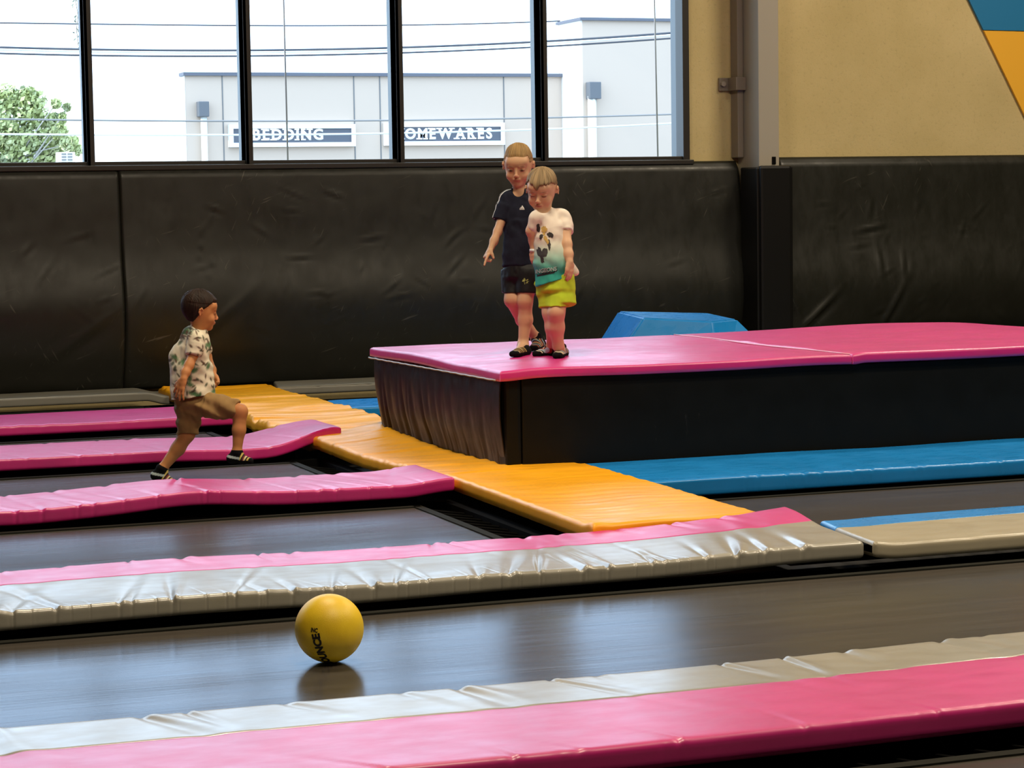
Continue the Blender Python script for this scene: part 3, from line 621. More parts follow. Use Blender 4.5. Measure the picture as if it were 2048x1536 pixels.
def slab_word(word, u0, v0, u1, nm, parent, hpx=22):
    p0 = at_y(u0, v0, Y6 - .16); p1 = at_y(u1, v0, Y6 - .16); Wd = p1.x - p0.x; Ht = hpx / FPX * Y6 * 1.07
    bm = bmesh.new(); serif = {'B': 'lb lt', 'E': 'lb lt', 'D': 'lb lt', 'I': 'cb ct', 'N': 'lb lt rt', 'G': '', 'H': 'lb lt rb rt', 'O': '', 'M': 'lb rb', 'W': 'lt rt', 'A': 'lb rb', 'R': 'lb lt rb', 'S': ''}
    adv = []; mes = []
    for ch in word:
        me = text_mesh(ch, 1.0, .036); xs = [v.co.x for v in me.vertices]; zs_ = [v.co.y for v in me.vertices]; mes.append((me, min(xs), max(xs), min(zs_), max(zs_)))
    gap = .16; tot = sum(m[2] - m[1] for m in mes) + gap * (len(word) - 1); k = Wd / tot; x = p0.x
    for ch, (me, a, b, z0, z1) in zip(word, mes):
        base = len(bm.verts); tmp = bmesh.new(); tmp.from_mesh(me)
        r = bmesh.ops.extrude_face_region(tmp, geom=tmp.faces[:]); bmesh.ops.translate(tmp, vec=(0, 0, .08), verts=[q for q in r['geom'] if isinstance(q, bmesh.types.BMVert)])
        for v in tmp.verts: v.co = Vector((x + (v.co.x - a) * k, Y6 - .131 - v.co.z * .15, p0.z + (v.co.y - z0) / (z1 - z0) * Ht))
        m2 = bpy.data.meshes.new('x'); tmp.to_mesh(m2); tmp.free(); bm.from_mesh(m2)
        w = (b - a) * k; sw = .085; sh = .035
        for s in serif[ch].split():
            cx = x + (.10 * k if s[0] == 'l' else w - .10 * k if s[0] == 'r' else w / 2); zz = p0.z + (0 if s[1] == 'b' else Ht - sh)
            bm_box(bm, cx - sw, cx + sw, Y6 - .152, Y6 - .129, zz, zz + sh)
        x += w + gap * k
    return bm_obj(nm, bm, SW, parent)
def sign(u0, v0, u1, v1, word, tu0, tu1, tv, label):
    a = at_y(u0, v1, Y6); b = at_y(u1, v0, Y6); e = empty('sign', ((a.x + b.x) / 2, Y6 - .1, a.z)); fr = .09
    p = box('panel', SLATE, None, a.x, b.x, Y6 - .13, Y6, a.z, b.z)
    bm = bmesh.new()
    for q in ((a.x - .02, b.x + .02, a.z - .02, a.z + fr), (a.x - .02, b.x + .02, b.z - fr, b.z + .02), (a.x - .02, a.x + fr, a.z + fr, b.z - fr), (b.x - fr, b.x + .02, a.z + fr, b.z - fr)): bm_box(bm, q[0], q[1], Y6 - .17, Y6 - .005, q[2], q[3])
    f = bm_obj('sign_frame', bm, SW); t = slab_word(word, tu0, tv, tu1, 'lettering', None); adopt(e, p, f, t); tag(e, label, 'sign', 'shop signs across the street')
sign(458, 250, 706, 293, 'BEDDING', 506, 647, 281, 'slate sign reading BEDDING in white on the grey building')
sign(768, 247, 1004, 290, 'HOMEWARES', 789, 985, 279, 'slate sign reading HOMEWARES in white on the grey building')
# wires
WIRE = plain('dark_cable', (.05, .055, .07, 1), .6); WIREL = plain('light_cable', (.6, .62, .62, 1), .6)
wires = [([(-60, 45), (0, 46), (480, 51), (740, 51), (1120, 42)], 62, WIRE, .022, 'highest single overhead wire seen through the window'),
         ([(-60, 93), (0, 95), (480, 100), (800, 97), (1100, 81), (1420, 60)], 40, WIRE, .024, 'upper thick overhead cable in the bundle crossing the window panes'),
         ([(-60, 97), (0, 99), (480, 104), (800, 101), (1100, 85), (1420, 64)], 39, WIREL, .02, 'middle pale overhead cable in the bundle crossing the window panes'),
         ([(-60, 105), (0, 107), (480, 111), (800, 108), (1100, 91), (1420, 71)], 40, WIRE, .018, 'lowest overhead cable in the bundle crossing the window panes'),
         ([(-60, 237), (0, 238), (480, 242), (800, 241), (1100, 235), (1420, 226)], 40, plain('mid_cable', (.2, .2, .2, 1), .6), .018, 'grey wire passing just above the shop signs'),
         ([(-60, 268), (0, 268), (480, 270), (800, 266), (1100, 258), (1420, 242)], 40, WIREL, .020, 'white wire passing in front of the shop sign letters')]
for pts, Yw, m, r, lb in wires:
    us = np.linspace(pts[0][0], pts[-1][0], 40); c = np.polyfit([p[0] for p in pts], [p[1] for p in pts], 3); vs = np.polyval(c, us)
    bm = bmesh.new(); bm_tube(bm, [at_y(u, v, Yw) for u, v in zip(us, vs)], r, 6); tag(bm_obj('overhead_cable', bm, m, None, True), lb, 'cable', 'overhead cables across the street')
for (ua, va, ub, vb, lb) in ((565, -80, 576, 335, 'thin vertical rod outside the pane with the BEDDING sign'), (1307, -80, 1316, 330, 'thin vertical rod outside the rightmost window pane')):
    bm = bmesh.new(); bm_tube(bm, [at_y(ua, va, 16.4), at_y(ub, vb, 16.4)], .0065, 6); tag(bm_obj('rod', bm, plain('rod_grey', (.16, .16, .17, 1), .5), None, True), lb, 'rod', 'vertical rods outside the windows')
# tree
def leafmat():
    a = N('hazed_leaves'); c = a.ramp(a.noise(2.2, (1, 1, 1), 3), (.3, (.26, .30, .20)), (.5, (.42, .48, .20)), (.7, (.55, .58, .38))); a.l(c, a.p.inputs['Base Color']); a.set(Roughness=.7); return a.m  # leaf colours lightened to stand for outdoor haze and glare
e = empty('tree', tuple(at_y(-40, 700, 45))); g = np.random.default_rng(12); bm = bmesh.new()
base = at_y(-60, 560, 45); base.z = -1.4
blobs = [((20, 255), 62), ((-30, 235), 60), ((60, 215), 38), ((85, 285), 40), ((30, 300), 55), ((110, 250), 24), ((55, 195), 22), ((-10, 300), 70), ((100, 310), 28), ((15, 190), 22)]
tw = [((112, 207), 9), ((134, 214), 7), ((140, 288), 18), ((155, 300), 10), ((125, 232), 6), ((118, 264), 16)]
cl = []
for (u, v), r in blobs: cl.append((at_y(u, v, 45), r / FPX * 45, 900 * r / 60))
for (u, v), r in tw: cl.append((at_y(u, v, 44.5), r / FPX * 45, 110 * r / 10))
lv = []
for c, r, n in cl:
    for _ in range(int(n)):
        d = Vector(g.normal(size=3)).normalized() * r * (.35 + .65 * g.random() ** .5); p = c + Vector((d.x, d.y * .8, d.z)); s = .04 + .04 * g.random()
        q = Vector(g.normal(size=3)).normalized(); w = q.orthogonal().normalized() * s; h = q.cross(w).normalized() * s * .55
        vs = [bm.verts.new(p + w), bm.verts.new(p + h), bm.verts.new(p - w), bm.verts.new(p - h)]; bm.faces.new(vs)
me = bpy.data.meshes.new('foliage'); bm.to_mesh(me); bm.free(); f_ = link('foliage', me, leafmat())
bm = bmesh.new(); top = at_y(25, 260, 45); bm_tube(bm, [base, base.lerp(top, .6) + Vector((.1, 0, 0)), top], [.16, .1, .04], 8)
for (c, r, n) in cl: m_ = base.lerp(top, .55 + .3 * g.random()); bm_tube(bm, [m_, m_.lerp(c, .5) + Vector((0, 0, .05)), c], [.022, .015, .008], 6)
t_ = bm_obj('trunk', bm, plain('bark', (.36, .35, .32, 1), .9), None, True); adopt(e, f_, t_); tag(e, 'pale green leafy tree seen through the far left window', 'tree')
e = empty('hanging_twig', tuple(at_y(153, -60, 30))); bm = bmesh.new(); g = np.random.default_rng(15)
tp = [at_y(u, v, 30) for u, v in ((147, -60), (151, 0), (156, 30), (153, 60), (157, 92))]; bm_tube(bm, tp, .006, 5); s_ = bm_obj('stem', bm, plain('twig_bark', (.2, .18, .15, 1), .9)); bm = bmesh.new()
for _ in range(26):
    t = g.random() * 3.99; i = int(t); p = tp[i].lerp(tp[i + 1], t - i) + Vector((g.normal() * .03, g.normal() * .03, g.normal() * .02)); q = Vector(g.normal(size=3)).normalized(); w = q.orthogonal().normalized() * .035; h = q.cross(w) * .35
    bm.faces.new([bm.verts.new(p + w), bm.verts.new(p + h), bm.verts.new(p - w), bm.verts.new(p - h)])
me = bpy.data.meshes.new('leaves'); bm.to_mesh(me); bm.free(); l_ = link('leaves', me, plain('grey_green_leaf', (.16, .18, .14, 1), .8)); adopt(e, s_, l_); tag(e, 'thin leafy twig hanging beside the leftmost mullion, outside the glass', 'twig')
# air conditioner on a far roof
a = at_y(117, 328, 42); b = at_y(150, 304, 42); e = empty('air_conditioner', (a.x, 42, -1.4))
bd = box('casing', plain('ac_white', (.7, .7, .7, 1), .6), None, a.x, b.x, 42, 42.3, a.z - 3.2, b.z, bev=.01); gl = []
bm = bmesh.new(); w = b.x - a.x
for i in range(2):
    for j in range(4): bm_box(bm, a.x + w * (.2 + .36 * i), a.x + w * (.47 + .36 * i), 41.99, 42.01, a.z + .01 + j * .052, a.z + .035 + j * .052)
gr = bm_obj('grille', bm, plain('ac_dark', (.2, .2, .2, 1), .7)); adopt(e, bd, gr); tag(e, 'small white air conditioning unit with dark slots beside the tree', 'air conditioner')

# ---------------------------------------------------------------- people: signed distance modelling + surface nets
class SDF:
    def __init__(s, lo, hi, h):
        s.h = h; s.lo = np.array(lo, float); s.n = np.ceil((np.array(hi) - s.lo) / h).astype(int) + 1
        s.f = np.full(s.n, 9.0, np.float32)
    def win(s, lo, hi, m):
        a = np.clip(np.floor((np.array(lo) - m - s.lo) / s.h).astype(int), 0, s.n); b = np.clip(np.ceil((np.array(hi) + m - s.lo) / s.h).astype(int) + 1, 0, s.n)
        if (b <= a).any(): return None
        g = [s.lo[i] + s.h * np.arange(a[i], b[i]) for i in range(3)]
        return tuple(slice(a[i], b[i]) for i in range(3)), np.stack(np.meshgrid(*g, indexing='ij'), -1).astype(np.float32)
    def comb(s, sl, d, k, op):
        f = s.f[sl]
        if op == 'u':
            if k > 0:
                h = np.clip(k - np.abs(f - d), 0, None) / k; s.f[sl] = np.minimum(f, d) - h * h * k * .25
            else: s.f[sl] = np.minimum(f, d)
        else:
            d = -d; h = np.clip(k - np.abs(f - d), 0, None) / max(k, 1e-6); s.f[sl] = np.maximum(f, d) + h * h * k * .25
    def cone(s, a, b, ra, rb, k=.01, flat=None, op='u'):
        """round cone; flat=(axis dir, scale) squashes the cross-section along a direction"""
        a = np.array(a, float); b = np.array(b, float); R = max(ra, rb) * (1.0)
        w = s.win(np.minimum(a, b) - R, np.maximum(a, b) + R, k + .02)
        if w is None: return
        sl, P = w; ab = b - a; L2 = max(ab @ ab, 1e-9)
        t = np.clip(((P - a) @ ab) / L2, 0, 1); q = P - (a + t[..., None] * ab)
        r = ra + (rb - ra) * t
        if flat is not None:
            n = np.array(flat[0], float); n /= np.linalg.norm(n); c = (q @ n); q = q + n * (c * (1 / flat[1] - 1))[..., None]
            d = (np.sqrt((q * q).sum(-1)) - r) * (.5 + .5 * flat[1])
        else: d = np.sqrt((q * q).sum(-1)) - r
        s.comb(sl, d, k, op)
    def chain(s, pts, rs, k=.01, **kw):
        for i in range(len(pts) - 1): s.cone(pts[i], pts[i + 1], rs[i], rs[i + 1], k, **kw)
    def ell(s, c, axes, rad, k=.01, op='u'):
        c = np.array(c, float); A = np.array(axes, float); rad = np.array(rad, float); R = rad.max()
        w = s.win(c - R, c + R, k + .02)
        if w is None: return
        sl, P = w; q = (P - c) @ A.T; k0 = np.sqrt(((q / rad) ** 2).sum(-1)); k1 = np.sqrt(((q / rad ** 2) ** 2).sum(-1))
        s.comb(sl, (k0 * (k0 - 1) / np.maximum(k1, 1e-6)).astype(np.float32), k, op)
    def cyl(s, a, b, ra, rb, k=.01, flat=None, rnd=.004, side=None, op='u'):
        """cone with flat ends (cloth tubes)"""
        a = np.array(a, float); b = np.array(b, float); R = max(ra, rb) + .01
        w = s.win(np.minimum(a, b) - R, np.maximum(a, b) + R, k + .02)
        if w is None: return
        sl, P = w; ab = b - a; L = np.linalg.norm(ab); u = ab / L; x = (P - a) @ u; q = P - a - x[..., None] * u
        t = np.clip(x / L, 0, 1); r = ra + (rb - ra) * t
        if flat is not None:
            n = np.array(flat[0], float); n -= u * (n @ u); n /= np.linalg.norm(n); c = q @ n; q = q + n * (c * (1 / flat[1] - 1))[..., None]; sc = .5 + .5 * flat[1]
        else: sc = 1
        dr = (np.sqrt((q * q).sum(-1)) - r) * sc + rnd; dx = np.abs(x - L / 2) - L / 2 + rnd
        d = np.minimum(np.maximum(dr, dx), 0) + np.sqrt(np.clip(dr, 0, None) ** 2 + np.clip(dx, 0, None) ** 2) - rnd
        s.comb(sl, d.astype(np.float32), k, op)
    def grid(s):
        return np.stack(np.meshgrid(*[s.lo[i] + s.h * np.arange(s.n[i]) for i in range(3)], indexing='ij'), -1).astype(np.float32)
    def cut(s, p, n, wav=None):
        """keep the side where (x-p).n < 0"""
        n = np.array(n, float); n /= np.linalg.norm(n)
        ax = [s.lo[i] + s.h * np.arange(s.n[i]) - p[i] for i in range(3)]
        d = (ax[0] * n[0])[:, None, None] + (ax[1] * n[1])[None, :, None] + (ax[2] * n[2])[None, None, :]
        if wav is not None: d = d + wav(*[s.lo[i] + s.h * np.arange(s.n[i]) for i in range(3)])
        s.f = np.maximum(s.f, d.astype(np.float32))
    def fit(s, f, off, planes=(), k=.006):
        """keep cloth outside the body field f inside the half-spaces"""
        g = f - off
        for p, n in planes:
            n = unit(n); ax = [s.lo[i] + s.h * np.arange(s.n[i]) - p[i] for i in range(3)]
            g = np.maximum(g, ((ax[0] * n[0])[:, None, None] + (ax[1] * n[1])[None, :, None] + (ax[2] * n[2])[None, None, :]).astype(np.float32))
        s.comb(tuple(slice(0, m) for m in s.n), g.astype(np.float32), k, 'u')
    def shell_noise(s, fn, lim=.03):
        m = np.abs(s.f) < lim; ii = np.argwhere(m); P = s.lo + s.h * ii
        s.f[m] += fn(P[:, 0], P[:, 1], P[:, 2]).astype(np.float32)
    def mesh(s):
        f = s.f; neg = f < 0; n = f.shape
        c = np.zeros((n[0] - 1, n[1] - 1, n[2] - 1), np.uint8)
        for dx in (0, 1):
            for dy in (0, 1):
                for dz in (0, 1): c += neg[dx:n[0] - 1 + dx, dy:n[1] - 1 + dy, dz:n[2] - 1 + dz]
        act = (c > 0) & (c < 8); cells = np.argwhere(act); ids = -np.ones(act.shape, np.int32); ids[act] = np.arange(len(cells))
        acc = np.zeros((len(cells), 3)); cnt = np.zeros(len(cells)); corners = [(x, y, z) for x in (0, 1) for y in (0, 1) for z in (0, 1)]
        for a in corners:
            for ax in range(3):
                if a[ax]: continue
                b = list(a); b[ax] = 1
                fa = f[cells[:, 0] + a[0], cells[:, 1] + a[1], cells[:, 2] + a[2]]; fb = f[cells[:, 0] + b[0], cells[:, 1] + b[1], cells[:, 2] + b[2]]
                m = (fa < 0) != (fb < 0); t = np.where(m, fa / np.where(m, fa - fb, 1), 0)
                p = np.array(a, float)[None, :] + np.zeros((len(cells), 3)); p[:, ax] = t
                acc += p * m[:, None]; cnt += m
        V = s.lo + s.h * (cells + acc / cnt[:, None])
        Q = []
        for ax in range(3):
            sl0 = [slice(1, n[i] - 1) for i in range(3)]; sl1 = list(sl0); sl0[ax] = slice(0, n[ax] - 1); sl1[ax] = slice(1, n[ax])
            A = neg[tuple(sl0)]; B = neg[tuple(sl1)]; e = np.argwhere(A != B); 
            if not len(e): continue
            flip = A[e[:, 0], e[:, 1], e[:, 2]]
            off = np.array([1, 1, 1]); off[ax] = 0; e = e + off
            o1, o2 = [i for i in range(3) if i != ax]
            def cell(d1, d2):
                q = e.copy(); q[:, o1] -= d1; q[:, o2] -= d2; return ids[q[:, 0], q[:, 1], q[:, 2]]
            quad = np.stack([cell(1, 1), cell(0, 1), cell(0, 0), cell(1, 0)], 1)
            if ax == 1: flip = ~flip
            quad[~flip] = quad[~flip][:, ::-1]; Q.append(quad)
        Q = np.concatenate(Q); Q = Q[(Q >= 0).all(1)]; return V, Q
def sdf_obj(name, s, mat, color=None, smooth=1):
    V, Q = s.mesh()
    # light Laplacian smoothing removes the grid pattern
    E = np.concatenate([Q[:, [0, 1]], Q[:, [1, 2]], Q[:, [2, 3]], Q[:, [3, 0]]])
    for _ in range(smooth):
        acc = np.zeros_like(V); cnt = np.zeros(len(V)); np.add.at(acc, E[:, 0], V[E[:, 1]]); np.add.at(cnt, E[:, 0], 1); np.add.at(acc, E[:, 1], V[E[:, 0]]); np.add.at(cnt, E[:, 1], 1)
        V = V * .5 + .5 * acc / np.maximum(cnt, 1)[:, None]
    me = bpy.data.meshes.new(name); me.vertices.add(len(V)); me.vertices.foreach_set('co', V.astype(np.float32).ravel())
    me.loops.add(4 * len(Q)); me.loops.foreach_set('vertex_index', Q.astype(np.int32).ravel())
    me.polygons.add(len(Q)); me.polygons.foreach_set('loop_start', (4 * np.arange(len(Q))).astype(np.int32)); me.update(); me.validate()
    if color is not None:
        C = np.ones((len(V), 4), np.float32); C[:, :3] = color(V); at = me.color_attributes.new('tint', 'FLOAT_COLOR', 'POINT'); at.data.foreach_set('color', C.ravel())
    return link(name, me, mat, None, True)
def tintmat(name, rough, sss=0.0, spec=.4, bump=None):
    a = N(name); t = a.n('ShaderNodeAttribute'); t.attribute_name = 'tint'; a.l(t.outputs['Color'], a.p.inputs['Base Color'])
    a.set(Roughness=rough); a.p.inputs['Specular IOR Level'].default_value = spec
    if sss:
        a.p.inputs['Subsurface Weight'].default_value = sss; a.p.inputs['Subsurface Scale'].default_value = .01; a.p.inputs['Subsurface Radius'].default_value = (1, .35, .2)
    if bump: a.l(a.bump(a.noise(bump[0], bump[3] if len(bump) > 3 else (1, 1, 1), 3), bump[1], bump[2]), a.p.inputs['Normal'])
    return a.m
SKIN = tintmat('skin', .55, .05, .3); CLOTH = tintmat('cotton', .9, 0, .15, (260, .25, .002)); SATIN = tintmat('polyester', .62, 0, .3, (90, .2, .003)); SOCKM = tintmat('sock_knit', .9, 0, .1, (300, .3, .002)); HAIRM = tintmat('hair', .65, 0, .25)
def v3(p): return np.array(p, float)
def unit(a): a = np.array(a, float); return a / np.linalg.norm(a)

class Head:
    """child's head; local axes: x to the head's left, y out of the face, z up"""
    def __init__(s, c, fwd, up, k=1.0):
        s.c = v3(c); s.y = unit(fwd); up = v3(up); s.z = unit(up - s.y * (up @ s.y)); s.x = np.cross(s.y, s.z) * -1; s.k = k; s.open = 0
        s.A = np.stack([s.x, s.y, s.z])
    def w(s, x, y, z): return s.c + s.k * (x * s.x + y * s.y + z * s.z)
    def loc(s, P): return ((P - s.c) @ s.A.T) / s.k
    def add(s, S_, ear=1.0):
        k = s.k; E = lambda p, r, kk, op='u': S_.ell(s.w(*p), s.A, np.array(r) * k, kk * k, op)
        E((0, -.012, .022), (.071, .086, .080), .01)
        E((0, .012, -.030), (.056, .062, .062), .03)
        E((0, .038, -.062), (.036, .030, .030), .025)
        E((0, .055, -.084), (.017, .014, .013), .015)
        E((0, .052, .030), (.052, .030, .030), .02)                                                  # forehead
        for q in (-1, 1):
            E((q * .034, .050, -.040), (.021, .019, .021), .018)                                     # cheeks
            E((q * .0285, .083, -.004), (.0135, .011, .0095), .008, 's')                             # sockets
            E((q * .0285, .0650, -.006), (.0125, .0105, .0100), .004)                                 # eyeball under lids
            S_.cone(s.w(q * .017, .0765, .011), s.w(q * .040, .068, .010), .0042 * k, .0035 * k, .006 * k)   # brow
            E((q * .0075, .0835, -.037), (.0062, .0068, .0055), .005)                                # nostril wings
            # ear: rim and lobe
            for (a, b) in (((0, -.001, .022), (0, -.010, .014)), ((0, -.010, .014), (0, -.012, .0)), ((0, -.012, 0), (0, -.006, -.016)), ((0, -.001, .022), (0, .006, .012))):
                S_.cone(s.w(q * (.072 + .006 * ear), a[1] - .008, a[2] - .006), s.w(q * (.072 + .007 * ear), b[1] - .008, b[2] - .006), .0042 * k, .0042 * k, .004 * k)
            S_.ell(s.w(q * .071, -.010, -.004), s.A, np.array((.006, .010, .017)) * k, .004 * k)
        S_.cone(s.w(0, .076, -.002), s.w(0, .087, -.029), .0050 * k, .0072 * k, .010 * k)
        E((0, .0875, -.031), (.0082, .0072, .0070), .006)
        E((0, .0730, -.0535), (.0150, .0095, .0042), .009); E((0, .0715, -.0605), (.0135, .0095, .0048), .009)
        S_.cone(s.w(-.015, .0825, -.0572), s.w(.015, .0825, -.0572), .0012 * k, .0012 * k, .002 * k, op='s')
    def paint(s, P, C, brow, lid=(.075, .03, .02), open_=0.0):
        L = s.loc(P); x, y, z = L.T; ax = np.abs(x); front = y > .03
        def mix(m, col):
            m = np.clip(m, 0, 1)[:, None]; C[:] = C * (1 - m) + np.array(col) * m
        base = C.copy()
        mix(.25 * front * np.exp(-((ax - .036) / .018) ** 2 - ((z + .036) / .018) ** 2), (.72, .24, .16))
        mix(.35 * (y > .08) * np.exp(-(x / .012) ** 2 - ((z + .034) / .012) ** 2), (.72, .25, .17))
        mix(.85 * (y > .068) * (ax < .022) * np.exp(-((z + .0578) / .0065) ** 2) * np.exp(-(x / .017) ** 4), (.50, .13, .11))
        mix(.8 * (y > .07) * (ax < .017) * np.exp(-((z + .0573) / .0016) ** 2), (.22, .05, .04))
        mix(.75 * front * np.exp(-((ax - .029) / .013) ** 2 - ((z - .0125 - .05 * (ax - .02) * (ax > .02)) / .0034) ** 2), brow)
        mix(.40 * front * np.exp(-((ax - .028) / .013) ** 2 - ((z + .004) / .009) ** 2), (.42, .15, .10))
        mix(.95 * front * np.exp(-((ax - .0285) / .0125) ** 4 - ((z + .0108 + 14 * (ax - .0285) ** 2 * -1) / .0036) ** 2), lid)
        if s.open: mix(s.open * front * np.exp(-((ax - .0285) / .0055) ** 4 - ((z + .0065) / .0036) ** 4), (.03, .015, .01))
        mix(.5 * (y > .075) * np.exp(-((ax - .0055) / .0025) ** 2 - ((z + .0415) / .002) ** 2), (.25, .07, .05))
        mix(.35 * (ax > .068) * np.exp(-((y + .010) / .009) ** 2 - ((z + .004) / .014) ** 2), (.55, .14, .10))
        return C
def hair(head, body, mat, thick, line, col, seed, streak=(.0, .0), name='hair', nu=200, nv=120):
    """hair shell over the scalp; thick(l) in metres for local directions l, line(l) -> 1 inside the hairline"""
    V = np.empty(len(body.data.vertices) * 3, np.float32); body.data.vertices.foreach_get('co', V); V = V.reshape(-1, 3)
    Q = np.empty(len(body.data.polygons) * 4, np.int32); body.data.polygons.foreach_get('vertices', Q); Q = Q.reshape(-1, 4)
    c = head.w(0, -.012, .012); near = np.linalg.norm(V - c, axis=1) < .15
    fm = near[Q].all(1); bv = BVHTree.FromPolygons([tuple(p) for p in V], [tuple(map(int, q)) for q in Q[fm]])
    th = np.linspace(0, math.pi * .92, nv); ph = np.linspace(0, 2 * math.pi, nu, endpoint=False)
    P = []; 
    for t in th:
        for p in ph:
            l = np.array([math.sin(t) * math.sin(p), math.sin(t) * math.cos(p), math.cos(t)]); d = l @ head.A
            # cast from outside so ears do not drag the shell: use smooth skull ellipsoid when hit is far off
            e = 1 / math.sqrt((l[0] / .071) ** 2 + (l[1] / .088) ** 2 + (l[2] / .086) ** 2) * head.k
            h = bv.ray_cast(Vector(c), Vector(d), .2); r = h[3] if h[0] is not None else e
            if abs(l[0]) > .6 and l[2] < .35 and r > e * 1.01: r = e
            ll = head.loc((c + d * r)[None])[0]; P.append((l, d, r, ll))
    L = np.array([p[3] for p in P]); D = np.array([p[1] for p in P]); R_ = np.array([p[2] for p in P])
    m = line(L); g = noise2(np.arctan2(L[:, 0], L[:, 1] + .02) * 16, L[:, 2] * 22 + L[:, 1] * 16, seed); g2 = noise2(np.arctan2(L[:, 0], L[:, 1] + .1) * 45, L[:, 2] * 40, seed + 3)
    T = thick(L) * (1 + .18 * g + .12 * g2) * m - .006 * (1 - m); X = c + D * (R_ + T)[:, None]
    idx = np.arange(nu * nv).reshape(nv, nu); F = []
    a, b = idx[:-1], np.roll(idx[:-1], -1, 1); d_, e_ = idx[1:], np.roll(idx[1:], -1, 1)
    F = np.stack([a.ravel(), d_.ravel(), e_.ravel(), b.ravel()], 1).tolist()
    me = bpy.data.meshes.new(name); me.from_pydata(X.tolist(), [], F); me.update()
    C = np.ones((len(X), 4), np.float32); C[:, :3] = col(L, g, g2); at = me.color_attributes.new('tint', 'FLOAT_COLOR', 'POINT'); at.data.foreach_set('color', C.ravel())
    return link(name, me, mat, None, True)
def hand(S_, wrist, palm_dir, back, fingers, thumb, size=1.0):
    """palm plus five fingers; fingers: list of (spread, bend1, bend2, length factor); back = outward normal of the hand's back"""
    f = unit(palm_dir); n = unit(v3(back) - f * (v3(back) @ f)); s = np.cross(n, f); z = size; w = v3(wrist)
    S_.cone(w, w + f * .018 * z, .0165 * z, .019 * z, .01, flat=(n, .72))
    S_.cone(w + f * .018 * z + s * .008 * z, w + f * .044 * z + s * .011 * z, .016 * z, .0145 * z, .008, flat=(n, .62)); S_.cone(w + f * .018 * z - s * .008 * z, w + f * .043 * z - s * .013 * z, .016 * z, .0135 * z, .008, flat=(n, .62))
    out = []
    for i, (sp, b1, b2, lf) in enumerate(fingers):
        o = (.0205 - .0137 * i) * z; L = (.030, .034, .031, .024)[i] * z * lf; base = w + f * (.050, .053, .050, .044)[i] * z + s * o
        def rot(b): return math.cos(b) * (math.cos(sp) * f + math.sin(sp) * s) - math.sin(b) * n
        p1 = base + rot(b1) * L * .62; p2 = p1 + rot(b1 + b2) * L * .52; p3 = p2 + rot(b1 + b2 * 1.7) * L * .36; r = (.0068, .007, .0067, .0060)[i] * z
        S_.cone(base - f * .008 * z, p1, r * 1.05, r * .95, .004); S_.cone(p1, p2, r * .95, r * .88, .0025); S_.cone(p2, p3, r * .88, r * .74, .0025); out.append(p3)
    side, ang, drop, lf = thumb; tb = w + f * .012 * z + s * side * .016 * z
    d1 = unit(f * math.cos(ang) + s * side * math.sin(ang) - n * drop); d2 = unit(f * math.cos(ang * .55) + s * side * math.sin(ang * .55) - n * drop * 1.3)
    S_.cone(tb, tb + d1 * .024 * z, .0098 * z, .0082 * z, .009); S_.cone(tb + d1 * .024 * z, tb + d1 * .024 * z + d2 * .019 * z * lf, .0080 * z, .0066 * z, .003)
    return out
def project_decal(me, target_objs, origin, xdir, ydir, cast, lift=.0016):
    """lay a flat mesh (x right, y up) on the nearest surface of cloth, casting along a direction"""
    bvs = []
    for o in target_objs: bvs.append(BVHTree.FromPolygons([v.co[:] for v in o.data.vertices], [tuple(p.vertices) for p in o.data.polygons]))
    o0 = Vector(origin); xd = Vector(xdir); yd = Vector(ydir); cd_ = Vector(cast).normalized(); bad = set()
    for v in me.vertices:
        p = o0 + xd * v.co.x + yd * v.co.y; best = None
        for b in bvs:
            h = b.ray_cast(p - cd_ * .3, cd_, .8)
            if h[0] is not None and (best is None or h[3] < best[1]): best = (h[0] - cd_ * lift, h[3], h[1])
        if best and abs(Vector(best[2]).dot(cd_)) > .12: v.co = best[0]
        else: bad.add(v.index); v.co = p
    bm = bmesh.new(); bm.from_mesh(me); bm.verts.ensure_lookup_table(); bmesh.ops.delete(bm, geom=[bm.verts[i] for i in bad], context='VERTS'); bm.to_mesh(me); bm.free(); return me
def sock(pts, rs, toe_dir, col, extra=None, h=.0026):
    """sock over ankle, heel and toe: pts = cuff top, ankle, heel, ball, toe"""
    P = np.array(pts); lo = P.min(0) - .06; hi = P.max(0) + .06; s = SDF(lo, hi, h)
    cuff, ank, heel, ball_, toe = P
    s.cyl(cuff, ank, rs[0], rs[0] * 1.02, .01); s.cone(ank, heel, rs[0] * .98, rs[1], .012); s.cone(ank, ball_, rs[0] * .85, rs[2], .015)
    s.cone(heel, ball_, rs[1], rs[2], .012); sidev = np.cross(unit(toe - heel), (0, 0, 1))
    s.cone(ball_ + sidev * .010, toe + sidev * .008, rs[2] * .95, rs[3], .01); s.cone(ball_ - sidev * .012, toe - sidev * .013 - unit(toe - ball_) * .006, rs[2] * .92, rs[3] * .9, .01)
    return sdf_obj('sock', s, SOCKM, col, 1)
def stripes_col(heel, toe, pal, start=.28, w=.0085):
    u = unit(v3(toe) - v3(heel)); L = np.linalg.norm(v3(toe) - v3(heel))
    def f(V):
        t = (V - v3(heel)) @ u; t = t - .25 * (V[:, 2] - heel[2]); C = np.tile(np.array([.006, .006, .007]), (len(V), 1)); z = V[:, 2] - min(heel[2], toe[2])
        k = np.floor((t - start * L) / w).astype(int); m = (t > start * L) & (t < L * .93) & (z > .004) & (V[:, 2] < heel[2] + .028)
        P = np.array(pal)[np.clip(k, 0, 99) % len(pal)]; C[m] = P[m]
        return C
    return f

